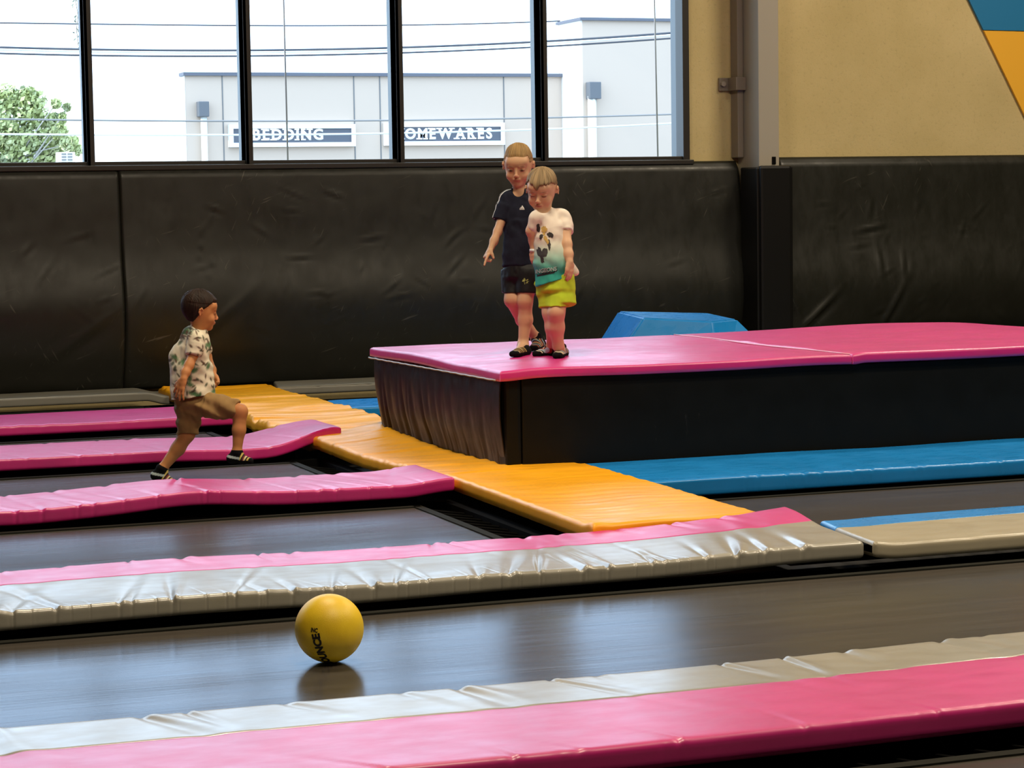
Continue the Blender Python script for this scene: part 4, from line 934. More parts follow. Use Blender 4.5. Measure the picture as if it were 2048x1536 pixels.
# ---------------------------------------------------------------- the three boys
rR, dD, fF = v3(CR), v3(CD), v3(CF); UP = v3((0, 0, 1))
def at_z(u, v, z):
    p = CR * ((u - 1024) / FPX) + CD * ((v - 768) / FPX) + CF
    return v3(Vector((0, 0, CAMZ)) + p * ((z - CAMZ) / p.z))
def wr(seed, a, f=30, vert=1.0):
    return lambda x, y, z: a * noise2((x * .9 + y * .5) * f, z * f * vert + x * 9, seed) + .5 * a * noise2((x - y) * f * 2.1, z * f * 1.7, seed + 1)
def skin_color(base, head, extra, brow):
    def f(V):
        C = np.tile(np.array(base), (len(V), 1)); C *= (1 + .05 * noise2(V[:, 0] * 30 + V[:, 1] * 20, V[:, 2] * 30, 5))[:, None]
        for (p, r, col, m) in extra:
            w = (m * np.exp(-(np.linalg.norm(V - v3(p), axis=1) / r) ** 2))[:, None]; C = C * (1 - w) + np.array(col) * w
        C = head.paint(V, C, brow); return np.clip(C, 0, 1)
    return f
def finish(root, objs, label, group=None):
    adopt(root, *objs); tag(root, label, 'person', group); return root
def flatcol(c, sd=0, a=.0):
    return lambda V: np.tile(np.array(c), (len(V), 1)) * (1 + a * noise2(V[:, 0] * 60, V[:, 2] * 60, sd))[:, None]

HB = .0029
# --- older boy, navy shirt, pointing down
def older_boy():
    D = 11.50; J = lambda u, v, d=0.0: v3(px(u, v, D + d))
    MZ = .552
    fwd = unit(-fF * 1 + rR * -.15 - UP * .36); up = unit(UP + rR * .0)
    hd = Head(J(1036.5, 330.5, .0), fwd, up, 1.0)
    hd.open = .85
    pts = np.array([J(945, 285, -.3), J(1100, 722, .35), J(945, 722, -.3), J(1100, 285, .35)]); lo = pts.min(0) - .03; hi = pts.max(0) + .03
    s = SDF(lo, hi, HB)
    pel, bel, che, nb = J(1043, 545, .03), J(1043, 495, .03), J(1041, 430, .03), J(1038, 392, .02)
    s.cone(pel, bel, .080, .074, .02, flat=(fF, .78)); s.cone(bel, che, .074, .078, .03, flat=(fF, .75)); s.cone(che, nb, .074, .04, .03, flat=(fF, .75))
    s.cone(J(1022, 396, .02), J(1060, 396, .05), .032, .032, .03); TF = s.f.copy()
    s.cone(nb + UP * .0, J(1037, 360, .02), .030, .028, .02); hd.add(s)
    # right arm, pointing
    sh, el, wrst = J(1016, 396, .02), J(995.5, 463, -.03), J(980.5, 500, -.09)
    s.chain([sh, J(1006, 430, 0), el, J(988, 482, -.06), wrst], [.030, .0245, .0205, .0195, .0145], .015)
    w = wrst; f = unit(J(968, 519, -.12) - w); nrm = unit(-rR * .75 - dD * .45 - fF * .35)
    hand(s, w, f, nrm, [(-.10, .18, .10, 1.25), (0, .95, 1.2, 1), (.0, 1.05, 1.2, 1), (.05, 1.1, 1.2, 1)], (1, .5, .9, 1.1), .92)
    # left arm (behind the younger boy)
    s.chain([J(1064, 398, .05), J(1082, 440, .10), J(1086, 480, .12), J(1078, 520, .12)], [.031, .025, .021, .016], .015)
    hand(s, J(1078, 520, .12), UP * -1 + rR * -.1, rR * .8 - fF * .3, [(-.1, .3, .3, 1), (0, .3, .35, 1), (.05, .35, .4, 1), (.1, .4, .5, 1)], (-1, .5, .3, 1), .9)
    # legs: straight front leg, other one bent and crossing behind
    LG = SDF(lo, hi, HB)
    aF = at_z(1046, 688, MZ + .055); toF = at_z(1027, 708, MZ + .016); heF = at_z(1052, 702, MZ + .022); baF = heF * .35 + toF * .65
    aR = J(1071, 674, .22); heR = J(1082, 687, .25); toR = J(1066, 697, .10); baR = heR * .4 + toR * .6
    s.chain([J(1057, 550, .0), J(1050, 603, -.02), J(1051, 640, .0) , aF, heF], [.056, .036, .034, .0235, .022], .02)
    s.cone(aF, baF, .024, .018, .01); LG.chain([J(1057, 550, .0), J(1050, 603, -.02)], [.056, .036], .02); LG.chain([J(1028, 550, .06), J(1024, 600, .02)], [.054, .036], .02)
    s.chain([J(1028, 550, .06), J(1024, 600, .02), J(1045, 640, .14), aR, heR], [.054, .036, .032, .023, .021], .02); s.cone(aR, baR, .022, .018, .01)
    body = sdf_obj('body', s, SKIN, skin_color((.60, .36, .21), hd, [(J(1023, 602, -.02), .035, (.50, .19, .12), .3), (J(1050, 605, -.05), .03, (.50, .19, .12), .3), (el, .02, (.50, .19, .12), .3), (hd.w(0, .05, -.1), .03, (.5, .19, .13), .3)], (.16, .085, .04)))
    # hair
    def thick(L): return .003 + .0055 * sstep(.055, .09, L[:, 2]) + .004 * sstep(.03, .07, L[:, 1]) * sstep(.05, .08, L[:, 2])
    def line(L):
        x, y, z = L.T; zl = np.where(y > .03, .054 + .004 * np.cos(x * 60), np.where(y > -.01, .018 + (y + .01) / .04 * .034, .018 + (y + .01) * 1.5)); zl = np.maximum(zl, -.05)
        zl = np.where((y > .005) & (y < .03) & (np.abs(x) > .05), .014, zl); return sstep(-.010, .014, z - zl)
    def col(L, g, g2):
        C = np.tile(np.array([.30, .185, .070]), (len(L), 1)); sd = sstep(.075, .03, L[:, 2]) * sstep(.085, .04, L[:, 1]); C = C * (1 - .45 * sd)[:, None] + np.array([.40, .235, .13]) * (.45 * sd)[:, None]
        return np.clip(C * (1 + .22 * g + .25 * g2)[:, None], 0, 1)
    hr = hair(hd, body, HAIRM, thick, line, col, 11)
    # navy shirt
    s = SDF(lo, hi, HB)
    s.cyl(J(1041, 534, .03), J(1041, 440, .03), .093, .086, .03, flat=(fF, .80), rnd=.012); s.cyl(J(1041, 455, .03), J(1038, 389, .03), .084, .060, .03, flat=(fF, .72), rnd=.02)
    s.cone(J(1020, 396, .02), J(1058, 396, .05), .036, .036, .03)
    s.cone(J(1015, 398, .02), J(1007, 426, .01), .040, .040, .02); s.cyl(J(1008, 412, .01), J(998.5, 441, -.005), .036, .0375, .015, rnd=.005)
    s.cone(J(1066, 400, .05), J(1080, 440, .10), .036, .038, .02)
    s.shell_noise(wr(3, .0045, 22, .7)); s.shell_noise(lambda x, y, z: .003 * np.sin((z + .5 * x) * 95) * noise2(x * 14, z * 9, 8))
    s.fit(TF, .007, [(J(1041, 534, 0), dD)])
    s.ell(J(1037, 379, -.05), [rR, fF, UP], [.036, .075, .040], .006, 's')
    shirt = sdf_obj('shirt', s, CLOTH, flatcol((.012, .014, .026), 4, .15))
    # sleeve stripes
    kids = []
    WHITE = plain('white_print', (.72, .70, .66, 1), .8); bms = bmesh.new()
    V = [v.co[:] for v in shirt.data.vertices]; Fq = [tuple(p.vertices) for p in shirt.data.polygons]; bv = BVHTree.FromPolygons(V, Fq)
    for k in range(3):
        path = []
        for t in np.linspace(0, 1, 26):
            ctr = J(1027, 397, .02) * (1 - min(1, t / .45)) + J(1013, 398, .02) * min(1, t / .45) if t < .45 else J(1013, 398, .02) * (1 - (t - .45) / .55) + J(999.5, 438, 0) * ((t - .45) / .55)
            an = unit(UP * (1 - sstep(.3, .7, t)) * 1.0 + -rR * (.25 + .75 * sstep(.3, .7, t)) + -fF * (.42 - .30 * k))
            h = bv.ray_cast(Vector(ctr + an * .12), Vector(-an), .2)
            if h[0] is not None: path.append((h[0] + Vector(an) * .0012, Vector(an)))
        for (a, n1), (b, n2) in zip(path, path[1:]):
            t_ = (b - a).normalized(); s1 = t_.cross(n1).normalized() * .0032
            vs = [bms.verts.new(x) for x in (a - s1, a + s1, b + s1, b - s1)]; bms.faces.new(vs)
    bmesh.ops.remove_doubles(bms, verts=bms.verts, dist=.0016); st = bm_obj('sleeve_stripes', bms, WHITE); st['label'] = 'three white sleeve stripes'; kids.append(st)
    # badge: three slanted bars forming a triangle over a line of lettering
    bml = bmesh.new()
    for (x0, x1, h0, h1) in ((-.0115, -.0055, .0045, .0085), (-.0045, .0015, .0085 - .003, .0130), (.0025, .0085, .0085 - .0, .0175)):
        pass
    tri = [[(-.0125, 0), (-.0065, 0), (-.0092, .0045), (-.0112, .003)], [(-.0052, 0), (.0008, 0), (-.0042, .0098), (-.0078, .0075)], [(.0022, 0), (.0105, 0), (.0006, .0165), (-.0034, .0125)]]
    for poly in tri: bml.faces.new([bml.verts.new((x, y + .0045, 0)) for x, y in poly])
    for i in range(6): bml.faces.new([bml.verts.new((-.0125 + i * .0040 + a, b, 0)) for a, b in ((0, 0), (.0031, 0), (.0031, .0032), (0, .0032))])
    bmesh.ops.subdivide_edges(bml, edges=bml.edges[:], cuts=2, use_grid_fill=True)
    me = bpy.data.meshes.new('badge'); bml.to_mesh(me); bml.free(); project_decal(me, [shirt], J(1044.5, 420.5, 0), rR * 1.05, -dD * 1.05, fF); bd = link('badge', me, WHITE); bd['label'] = 'small white triangular logo'; kids.append(bd)
    # black shorts
    s = SDF(lo, hi, HB)
    s.cyl(J(1043, 524, .03), J(1043, 560, .03), .086, .092, .02, flat=(fF, .82), rnd=.02)
    s.cyl(J(1028, 540, .05), J(1026, 586, .045), .066, .060, .012, flat=(fF, .95), rnd=.006); s.cyl(J(1058, 540, .01), J(1056, 588, .0), .068, .066, .012, flat=(fF, .95), rnd=.006)
    s.shell_noise(wr(13, .005, 24, .5)); s.fit(LG.f, .007, [(J(1041, 586, 0), dD)]); s.fit(TF, .006, [(J(1041, 524, 0), -dD)])
    shorts = sdf_obj('shorts', s, SATIN, flatcol((.006, .006, .007), 4, .2))
    bml = bmesh.new(); g = np.random.default_rng(4)
    for i in range(26):
        a = g.random() * 6.28; r = .004 + .011 * g.random(); x, y = r * math.cos(a), r * math.sin(a) * 1.05; w_ = .0012 + .002 * g.random(); l = .0018 + .004 * g.random(); ca, sa = math.cos(a + .6), math.sin(a + .6)
        bml.faces.new([bml.verts.new((x + p * ca - q_ * sa, y + p * sa + q_ * ca, 0)) for p, q_ in ((-l, -w_ * .5), (l, -w_ * .3), (l * .8, w_ * .5), (-l * .7, w_ * .4))])
    me = bpy.data.meshes.new('splash_print'); bml.to_mesh(me); bml.free(); project_decal(me, [shorts], J(1051, 563, 0), rR, -dD, fF); sp = link('splash_print', me, plain('yellow_green_print', (.50, .55, .16, 1), .8)); sp['label'] = 'yellow-green splash print'; kids.append(sp)
    # socks
    pal = [(.45, .30, .10), (.02, .02, .02), (.30, .19, .07), (.02, .02, .02), (.55, .42, .22), (.02, .02, .02)]
    k1 = sock([aF + UP * .008, aF - UP * .012, heF, baF, toF], (.027, .0245, .0195, .0150), None, stripes_col(heF, toF, pal, .25, .0075)); k1['label'] = 'black sock with tan stripes'
    pal2 = [(.32, .42, .44), (.02, .02, .02), (.33, .08, .05), (.5, .35, .18), (.02, .02, .02)]
    k2 = sock([aR + UP * .02, aR - UP * .004, heR, baR, toR], (.0275, .0235, .0195, .0155), None, stripes_col(heR, toR, pal2, .1, .010)); k2['label'] = 'black sock with pale blue and red stripes'
    e = empty('person', tuple(heF * .5 + heR * .5 - UP * .02)); finish(e, [body, hr, shirt, shorts, k1, k2] + kids, 'taller blond boy in navy shirt and black shorts on the pink platform, pointing down')
    adopt(shirt, st, bd); adopt(shorts, sp)
    for o_ in (st, bd): o_.parent = shirt; o_.matrix_parent_inverse = Matrix.Identity(4)
    sp.parent = shorts; sp.matrix_parent_inverse = Matrix.Identity(4)

# --- younger boy, white to turquoise shirt, lime shorts
def younger_boy():
    D = 11.26; J = lambda u, v, d=0.0: v3(px(u, v, D + d)); MZ = .550
    fwd = unit(-fF * 1 + rR * -.27 - UP * .44); hd = Head(J(1083, 379.5, 0), fwd, unit(UP + rR * .04), 1.0)
    pts = np.array([J(1035, 335, -.2), J(1175, 725, .3), J(1035, 725, -.15), J(1175, 335, .3)]); lo = pts.min(0) - .03; hi = pts.max(0) + .03
    s = SDF(lo, hi, HB); bn = unit(-fF - rR * .55)                        # body faces a little left
    pel, bel, che, nb = J(1112, 562, .02), J(1104, 520, .0), J(1097, 462, .02), J(1091, 432, .03)
    s.cone(pel, bel, .078, .078, .02, flat=(bn, .85)); s.cone(bel, che, .078, .072, .03, flat=(bn, .8)); s.cone(che, nb, .070, .038, .03, flat=(bn, .8))
    s.cone(J(1076, 434, -.02), J(1117, 434, .06), .030, .031, .03); TF = s.f.copy(); s.cone(nb, J(1088, 402, .02), .029, .028, .02); hd.add(s, 1.15)
    s.chain([J(1124, 432, .04), J(1131, 462, .0), J(1134, 488, -.035), J(1137, 508, -.055), J(1139.5, 524, -.07)], [.031, .027, .0235, .022, .0165], .015)
    hand(s, J(1139.5, 524, -.07), unit(dD * 1 - rR * .05 - fF * .1), unit(rR * .55 - fF * .8), [(-.05, .35, .3, 1), (0, .3, .3, 1), (.05, .3, .3, 1), (.12, .35, .35, 1)], (1, .35, .5, 1.1), .93)
    s.chain([J(1070, 436, -.02), J(1062, 462, .0), J(1066, 482, .02), J(1067, 501, .02)], [.029, .024, .020, .0155], .015)
    hand(s, J(1066.5, 503, .02), unit(dD + rR * .12 - fF * .1), unit(-rR * .6 - fF * .7), [(.10, .3, .25, 1), (.0, .3, .3, 1), (-.05, .4, .4, 1), (-.1, .5, .4, 1)], (-1, .35, .4, 1), .9)
    aF = at_z(1112, 694, MZ + .050); heF = at_z(1125, 706, MZ + .020); toF = at_z(1108, 708, MZ + .016)
    aF = at_z(1120, 694, MZ + .050); heF = at_z(1127, 705, MZ + .020); toF = at_z(1114, 711, MZ + .015); baF = heF * .4 + toF * .6
    aR = at_z(1103, 694, MZ + .048) ; heR = at_z(1105, 703, MZ + .020); toR = at_z(1073, 708, MZ + .015); baR = heR * .35 + toR * .65
    LG = SDF(lo, hi, HB); LG.chain([J(1122, 568, .03), J(1113, 626, -.03)], [.058, .0385], .02); LG.chain([J(1096, 568, .05), J(1100, 626, .02)], [.056, .036], .02)
    s.chain([J(1122, 568, .03), J(1113, 626, -.03), J(1113, 655, .0), aF * .5 + J(1113, 690, 0) * .5, heF], [.058, .0385, .0375, .0255, .0225], .02); s.cone(aF, baF, .024, .018, .01)
    s.chain([J(1096, 568, .05), J(1100, 626, .02), J(1104, 655, .03), aR, heR], [.056, .036, .032, .0235, .021], .02); s.cone(aR, baR, .024, .018, .01)
    body = sdf_obj('body', s, SKIN, skin_color((.64, .385, .235), hd, [(J(1113, 628, -.06), .03, (.50, .19, .12), .3), (J(1136, 492, .0), .03, (.50, .19, .12), .3)], (.20, .11, .055)))
    def thick(L): return .004 + .005 * sstep(.02, .08, L[:, 2]) + .003 * sstep(.03, .07, L[:, 1]) * sstep(.02, .06, L[:, 2])
    def line(L):
        x, y, z = L.T; zl = np.where(y > .035, .044 - .024 * np.exp(-((x + .004) / .012) ** 2) + .012 * sstep(.0, .05, -x - .01) + .004 * noise2(x * 260, 1, 5), np.where(y > -.025, .022 + np.maximum(y - .0, 0) / .035 * .022, .022 + (y + .025) * 2.0)); zl = np.maximum(zl, -.06); return sstep(-.006, .010, z - zl)
    def col(L, g, g2):
        C = np.tile(np.array([.27, .185, .095]), (len(L), 1)); dk = sstep(.07, .035, L[:, 2]) * .15; C *= (1 - dk)[:, None]
        return np.clip(C * (1 + .35 * g + .30 * g2)[:, None], 0, 1)
    hr = hair(hd, body, HAIRM, thick, line, col, 21)
    s = SDF(lo, hi, HB); top, bot = J(1097, 450, .02), J(1106, 566, .01)
    s.cyl(J(1107, 572, .02), J(1098, 470, .02), .090, .082, .03, flat=(bn, .92), rnd=.012); s.cyl(J(1098, 490, .02), J(1092, 424, .03), .082, .052, .03, flat=(bn, .82), rnd=.02)
    s.cone(J(1078, 434, -.02), J(1118, 432, .06), .034, .035, .03)
    s.cone(J(1123, 433, .03), J(1129, 450, .015), .043, .045, .02); s.cyl(J(1126, 440, .04), J(1130.5, 466, -.0), .040, .0445, .012, rnd=.005)
    s.cone(J(1071, 436, -.02), J(1069, 452, -.01), .034, .033, .02)
    s.cone(J(1128, 520, .10), J(1149, 543, .11), .03, .022, .03)                               # back hem flares out
    hn = unit(dD * 1 + (-rR * -.30)); s.fit(TF, .008); s.cut(J(1104, 564, 0), hn)
    s.shell_noise(wr(23, .004, 20, .6)); s.shell_noise(lambda x, y, z: .0035 * np.sin((z * 1.0 + .8 * x) * 80 + 3 * noise2(x * 9, z * 9, 4)) * noise2(x * 12, z * 7, 28))
    s.ell(J(1088, 414, -.035), [rR, fF, UP], [.038, .075, .030], .006, 's')
    P0 = v3(CAMZ * UP)
    def pix(V):
        q = V - P0; w = q @ fF; return 1024 + FPX * (q @ rR) / w, 768 + FPX * (q @ dD) / w
    ztop, zmid = J(1098, 462, 0)[2], J(1098, 548, 0)[2]
    ax = unit(rR - fF * .5)
    def shc(V):
        a = (V - J(1098, 500, 0)) @ rR; b = (V - J(1098, 500, 0)) @ (-fF); W_ = np.array([.80, .70, .60]); T_ = np.array([.045, .42, .33])
        back = sstep(-.01, -.04, b + .3 * a * -1 + .02); slv = sstep(.058, .066, a) * sstep(J(0, 482, 0)[2], J(0, 470, 0)[2], V[:, 2]) * 0
        t = sstep(ztop, zmid, V[:, 2] + .012 * noise2(V[:, 0] * 14, V[:, 2] * 9, 6)) ** 1.2; t = t * (1 - sstep(.085, .10, a))
        return W_ * (1 - t)[:, None] + T_ * t[:, None]
    shirt = sdf_obj('shirt', s, CLOTH, shc); kids = []
    # generic dark and gold patches plus lettering
    def blob(bm, cx, cy, rx, ry, ang, seed):
        g = np.random.default_rng(seed); n = 16; vs = []
        for i in range(n):
            a = 2 * math.pi * i / n; k = .75 + .45 * g.random(); x, y = rx * k * math.cos(a), ry * k * math.sin(a); vs.append(bm.verts.new((cx + x * math.cos(ang) - y * math.sin(ang), cy + x * math.sin(ang) + y * math.cos(ang), 0)))
        f = bm.faces.new(vs); r = bmesh.ops.poke(bm, faces=[f]); bmesh.ops.subdivide_edges(bm, edges=[e for e in r['faces'][0].edges] and list({e for ff in r['faces'] for e in ff.edges}), cuts=1)
    k = D / FPX; O = J(1090, 500, -.02)
    def patches(nm, lst, m, lift):
        bm = bmesh.new()
        for i, (u, v, rx, ry, a) in enumerate(lst): blob(bm, (u - 1090) * k, -(v - 500) * k, rx * k, ry * k, a, i * 7 + len(nm))
        bmesh.ops.triangulate(bm, faces=bm.faces[:]); me = bpy.data.meshes.new(nm); bm.to_mesh(me); bm.free(); project_decal(me, [shirt], O, rR, -dD, fF, lift); o = link(nm, me, m); kids.append(o); return o
    patches('dark_print', [(1076.5, 456, 3.4, 9, .05), (1082, 474, 3.6, 6, -.4), (1100.5, 471, 7, 4.8, -.5), (1098, 490, 3, 11, .1), (1079, 506, 5.5, 11, .25), (1089, 506, 6.0, 8.5, -.2), (1084, 520, 3.5, 8, .3)], plain('charcoal_print', (.035, .03, .03, 1), .8), .0016)
    patches('gold_print', [(1088, 459, 5.5, 6.5, .2), (1091, 478, 3.5, 7, .3), (1088, 467, 2.5, 5, 0), (1095, 484, 2.6, 5, .2)], plain('gold_print', (.55, .36, .10, 1), .8), .0022)
    me = text_mesh('DUNGEONS', .0285, .0012, .006, 'CENTER')
    for v in me.vertices: v.co.x *= .86; v.co.y = v.co.y * .95 + .13 * v.co.x
    me2 = me.copy(); project_decal(me2, [shirt], J(1086.5, 547, -.02), rR, -dD, fF, .0016); t2 = link('lettering', me2, plain('black_print', (.01, .012, .014, 1), .8)); kids.append(t2)
    project_decal(me, [shirt], J(1085.8, 545.5, -.02), rR * .98, -dD * .98, fF, .0026); t1 = link('lettering', me, plain('pale_mint_print', (.35, .60, .52, 1), .8)); kids.append(t1)
    bm = bmesh.new()
    for (u0, v0, u1, v1) in ((1074, 549.5, 1110, 544.0),):
        bm.faces.new([bm.verts.new(((u - 1090) * k, -(v - 500) * k, 0)) for u, v in ((u0, v0), (u1, v1), (u1 + 2, v1 - 4), (u1 - 2, v1 + 3.2), (u0, v0 + 4.0))][::-1])
    bmesh.ops.triangulate(bm, faces=bm.faces[:]); 
    for _ in range(3): bmesh.ops.subdivide_edges(bm, edges=[e for e in bm.edges if e.calc_length() > .008], cuts=1); bmesh.ops.triangulate(bm, faces=[f for f in bm.faces if len(f.verts) > 3])
    me = bpy.data.meshes.new('underline'); bm.to_mesh(me); bm.free(); project_decal(me, [shirt], O, rR, -dD, fF, .0012); ul = link('underline', me, bpy.data.materials['black_print']); kids.append(ul)
    # lime shorts
    s = SDF(lo, hi, HB)
    s.cyl(J(1115, 545, .02), J(1115, 585, .02), .084, .094, .02, flat=(bn, .92), rnd=.02)
    s.cyl(J(1122, 562, .02), J(1125, 611, .0), .066, .070, .014, flat=(bn, .95), rnd=.005); s.cyl(J(1099, 562, .05), J(1095, 617, .03), .052, .046, .014, flat=(bn, .95), rnd=.005)
    s.fit(LG.f, .008, [(J(1110, 613, 0), dD)]); s.fit(TF, .006, [(J(1110, 555, 0), -dD)]); s.shell_noise(wr(33, .005, 18, .8)); s.shell_noise(lambda x, y, z: .0032 * np.sin((z - .9 * x) * 110) * (noise2(x * 12, z * 8, 48) > .1) * np.abs(noise2(x * 12, z * 8, 48)))
    shorts = sdf_obj('shorts', s, CLOTH, flatcol((.46, .60, .035), 9, .08))
    # wristband
    bm = bmesh.new(); a_ = J(1067, 498.5, .02); b_ = J(1066.7, 504, .02); bm_tube(bm, [a_, b_], .0195, 16); wb = bm_obj('wristband', bm, plain('white_band', (.75, .75, .78, 1), .5), None, True); wb['label'] = 'white wristband'
    pal = [(.70, .62, .42), (.02, .02, .02), (.30, .04, .03), (.42, .55, .60), (.02, .02, .02), (.72, .66, .50), (.22, .05, .04)]
    k1 = sock([aR + UP * .012, aR - UP * .006, heR, baR, toR], (.027, .0235, .0195, .0155), None, stripes_col(heR, toR, pal, .08, .0078)); k1['label'] = 'black sock with cream, blue and red stripes'
    k2 = sock([aF + UP * .012, aF - UP * .006, heF, baF, toF], (.0285, .0245, .0195, .0155), None, stripes_col(heF, toF, pal, .05, .0078)); k2['label'] = 'black sock with striped instep'
    e = empty('person', tuple((heF + heR) * .5 - UP * .02)); finish(e, [body, hr, shirt, shorts, k1, k2, wb], 'smaller boy in white and turquoise shirt and lime green shorts, looking down on the platform')
    for o_ in kids: o_.parent = shirt; o_.matrix_parent_inverse = Matrix.Identity(4)

# --- running boy
def runner():
    D = 10.9; J = lambda u, v, d=0.0: v3(px(u, v, D + d))
    fw = unit(rR * .93 + fF * .30 - UP * .07); hd = Head(J(401, 621.5, .03), fw, unit(UP + rR * .05), .92)
    pts = np.array([J(285, 575, -.25), J(525, 985, .35), J(285, 985, -.25), J(525, 575, .35)]); lo = pts.min(0) - .03; hi = pts.max(0) + .03
    s = SDF(lo, hi, HB); sd = unit(np.cross(fw, UP)) ; sd = sd if sd @ fF < 0 else -sd          # towards the camera: his right side
    s.cone(J(386, 800, .03), J(386, 750, .03), .070, .066, .02, flat=(fw, .9)); s.cone(J(386, 750, .03), J(391, 695, .03), .066, .070, .03, flat=(fw, .85)); s.cone(J(391, 695, .03), J(393, 665, .03), .066, .038, .03)
    s.cone(J(391, 678, -.06), J(395, 678, .12), .029, .029, .03); TF = s.f.copy(); s.cone(J(392, 665, .03), J(399, 640, .03), .028, .027, .015); hd.add(s)
    s.chain([J(392, 680, -.07), J(387, 708, -.085), J(378, 731, -.115), J(371, 745, -.135), J(367, 758, -.15)], [.029, .0235, .0215, .020, .0155], .014)
    hand(s, J(367, 758, -.15), unit(dD - rR * .38), unit(-fF * .8 - rR * .5), [(.34, .1, .2, 1), (.12, .1, .2, 1), (-.10, .1, .2, 1), (-.34, .1, .2, 1)], (-1, .7, .2, 1), .98)
    s.chain([J(397, 680, .13), J(413, 712, .17), J(424, 740, .15), J(427, 752, .13)], [.028, .023, .019, .0155], .014)
    hand(s, J(427, 751, .13), unit(rR * .3 + dD), unit(fF + rR * .4), [(0, .9, 1.1, 1)] * 4, (-1, .5, .5, 1), .85)
    # front leg (near side)
    aN = J(474, 904, -.06); heN = J(463, 917, -.06); toN = J(502, 922, -.075); baN = heN * .35 + toN * .65
    s.chain([J(396, 808, .02), J(440, 813, -.03), J(480, 823, -.06), J(478, 860, -.06), aN, heN], [.054, .045, .034, .030, .0205, .020], .018); s.cone(aN, baN, .021, .016, .01)
    LA = SDF(lo, hi, HB); LA.chain([J(396, 808, .02), J(440, 813, -.03), J(480, 823, -.06)], [.054, .045, .034], .018); LB = SDF(lo, hi, HB); LB.chain([J(378, 806, .07), J(374, 868, .06)], [.058, .036], .02)
    # trailing leg
    aT = J(324, 938, .05); heT = J(311, 951, .05); toT = J(347, 964, .04); baT = heT * .4 + toT * .6
    s.chain([J(378, 806, .07), J(374, 868, .06), J(356, 897, .06), aT, heT], [.058, .036, .032, .0215, .020], .018); s.cone(aT, baT, .0215, .016, .01)
    body = sdf_obj('body', s, SKIN, skin_color((.54, .235, .085), hd, [(J(480, 820, -.09), .03, (.5, .18, .07), .4), (J(377, 731, -.12), .02, (.5, .18, .07), .4)], (.05, .025, .015)))
    def thick(L): return .005 + .006 * sstep(.0, .08, L[:, 2])
    def line(L):
        x, y, z = L.T; zl = np.where(y > .045, .048, np.where(y > .0, .006 + (y - .0) / .045 * .034, .006 + y * 1.7)); zl = np.maximum(zl, -.062); return sstep(-.010, .014, z - zl)
    def col(L, g, g2): return np.clip(np.tile(np.array([.022, .011, .006]), (len(L), 1)) * (1 + .4 * g + .3 * g2)[:, None], 0, 1)
    hr = hair(hd, body, HAIRM, thick, line, col, 31)
    # printed shirt
    s = SDF(lo, hi, HB)
    s.cyl(J(386, 812, .02), J(386, 730, .03), .108, .092, .03, flat=(sd, .92), rnd=.012); s.cyl(J(386, 745, .03), J(392, 655, .03), .088, .045, .03, flat=(sd, .95), rnd=.02)
    s.cone(J(383, 672, .05), J(362, 712, .05), .040, .042, .05); s.cone(J(362, 712, .05), J(366, 775, .05), .042, .045, .05)
    s.cone(J(391, 676, -.06), J(395, 676, .13), .036, .036, .03); s.cone(J(393, 680, -.07), J(391, 694, -.08), .038, .038, .02); s.cyl(J(392, 688, -.075), J(388, 711, -.09), .038, .040, .012, rnd=.005)
    s.cone(J(397, 680, .13), J(408, 702, .15), .035, .035, .02)
    s.fit(TF, .008); s.cut(J(384, 796, 0), unit(dD * 1 + rR * .13)); s.shell_noise(wr(43, .0045, 20, .7)); s.shell_noise(lambda x, y, z: .004 * np.sin((z * 1.2 + .6 * x) * 70 + 3 * noise2(x * 9, z * 9, 4)) * noise2(x * 12, z * 7, 58))
    s.ell(J(400, 650, .02), [rR, fF, UP], [.034, .045, .030], .006, 's')
    o0 = J(386, 730, 0)
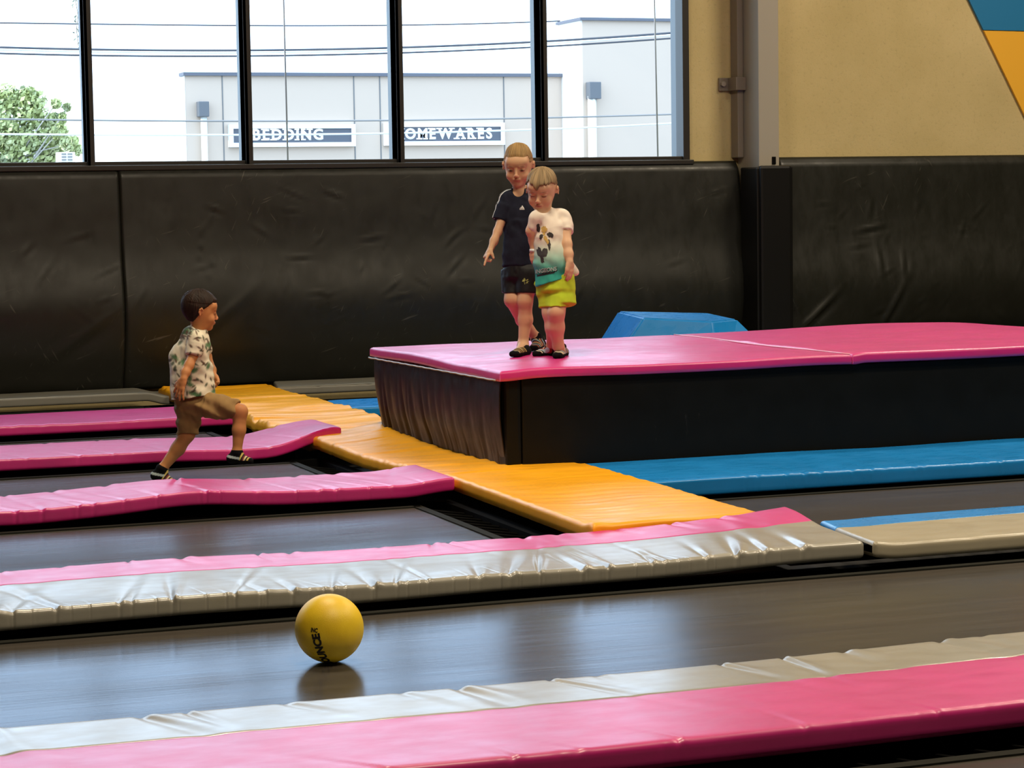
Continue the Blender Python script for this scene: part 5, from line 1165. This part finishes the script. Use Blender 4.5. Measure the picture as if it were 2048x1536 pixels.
    def shc(V):
        a = (V - o0) @ rR + .35 * ((V - o0) @ fF); b = -(V - o0) @ dD; C = np.tile(np.array([.74, .68, .52]), (len(V), 1)); C *= (1 + .05 * noise2(a * 60, b * 60, 3))[:, None]
        g = np.random.default_rng(9)
        for i in range(150):
            ca, cb = g.random() * .30 - .15, g.random() * .40 - .19; an = g.random() * 3.14; kind = g.random(); big = kind > .80
            l, w_ = ((.021, .011) if big else (.010 + .006 * g.random(), .0040 + .0022 * g.random())); u = (a - ca) * math.cos(an) + (b - cb) * math.sin(an); v = -(a - ca) * math.sin(an) + (b - cb) * math.cos(an)
            q = np.clip(1.6 - 1.2 * np.sqrt((u / l) ** 2 + (v / w_) ** 2) + .25 * noise2(u * 500, v * 500, i), 0, 1) * .9
            c_ = np.array([.05, .16, .06] if big else ([.05, .045, .03], [.10, .045, .03], [.07, .09, .05])[int(kind * 3.7) % 3]); C = C * (1 - q)[:, None] + c_ * q[:, None]
        return C
    shirt = sdf_obj('shirt', s, CLOTH, shc)
    # khaki shorts
    s = SDF(lo, hi, HB)
    s.cyl(J(382, 785, .03), J(388, 815, .03), .082, .084, .03, flat=(sd, .95), rnd=.02)
    s.cyl(J(378, 805, .06), J(376, 867, .06), .066, .051, .015, rnd=.006); s.cone(J(395, 808, .02), J(425, 812, -.02), .064, .056, .02); s.cyl(J(415, 811, -.015), J(474, 820, -.055), .058, .045, .02, rnd=.006)
    s.fit(LA.f, .008, [(J(474, 819, -.06), J(474, 819, -.06) - J(415, 808, -.045))]); s.fit(LB.f, .008, [(J(376, 866, 0), dD)]); s.fit(TF, .006, [(J(386, 790, 0), -dD)]); s.shell_noise(wr(53, .0055, 20, .8)); s.shell_noise(lambda x, y, z: .004 * np.sin((z * 1.6 + .9 * x) * 60 + 2 * noise2(x * 9, z * 9, 4)))
    shorts = sdf_obj('shorts', s, CLOTH, flatcol((.30, .185, .075), 6, .1))
    pal = [(.55, .42, .12), (.02, .02, .02), (.16, .03, .03), (.60, .50, .28), (.02, .02, .02)]
    def sc(he, to):
        b = stripes_col(he, to, pal, .45, .0075)
        def f(V):
            C = b(V); z = V[:, 2] - v3(he)[2]; t = (V - v3(he)) @ unit(v3(to) - v3(he)); m = (np.abs(z - .010 + .2 * t) < .0055) & (t < .045); C[m] = (.42, .50, .50); return C
        return f
    k1 = sock([aN + UP * .010, aN - UP * .006, heN, baN, toN], (.0245, .0215, .0180, .0145), None, sc(heN, toN)); k2 = sock([aT + UP * .012 + rR * .004, aT, heT, baT, toT], (.0255, .0215, .0180, .0145), None, sc(heT, toT))
    for q in (k1, k2): q['label'] = 'black sock with thin yellow stripes'
    e = empty('person', tuple(heT - UP * .02)); finish(e, [body, hr, shirt, shorts, k1, k2], 'dark-haired boy in leaf-print shirt and khaki shorts running across the left trampolines')
older_boy(); younger_boy(); runner()
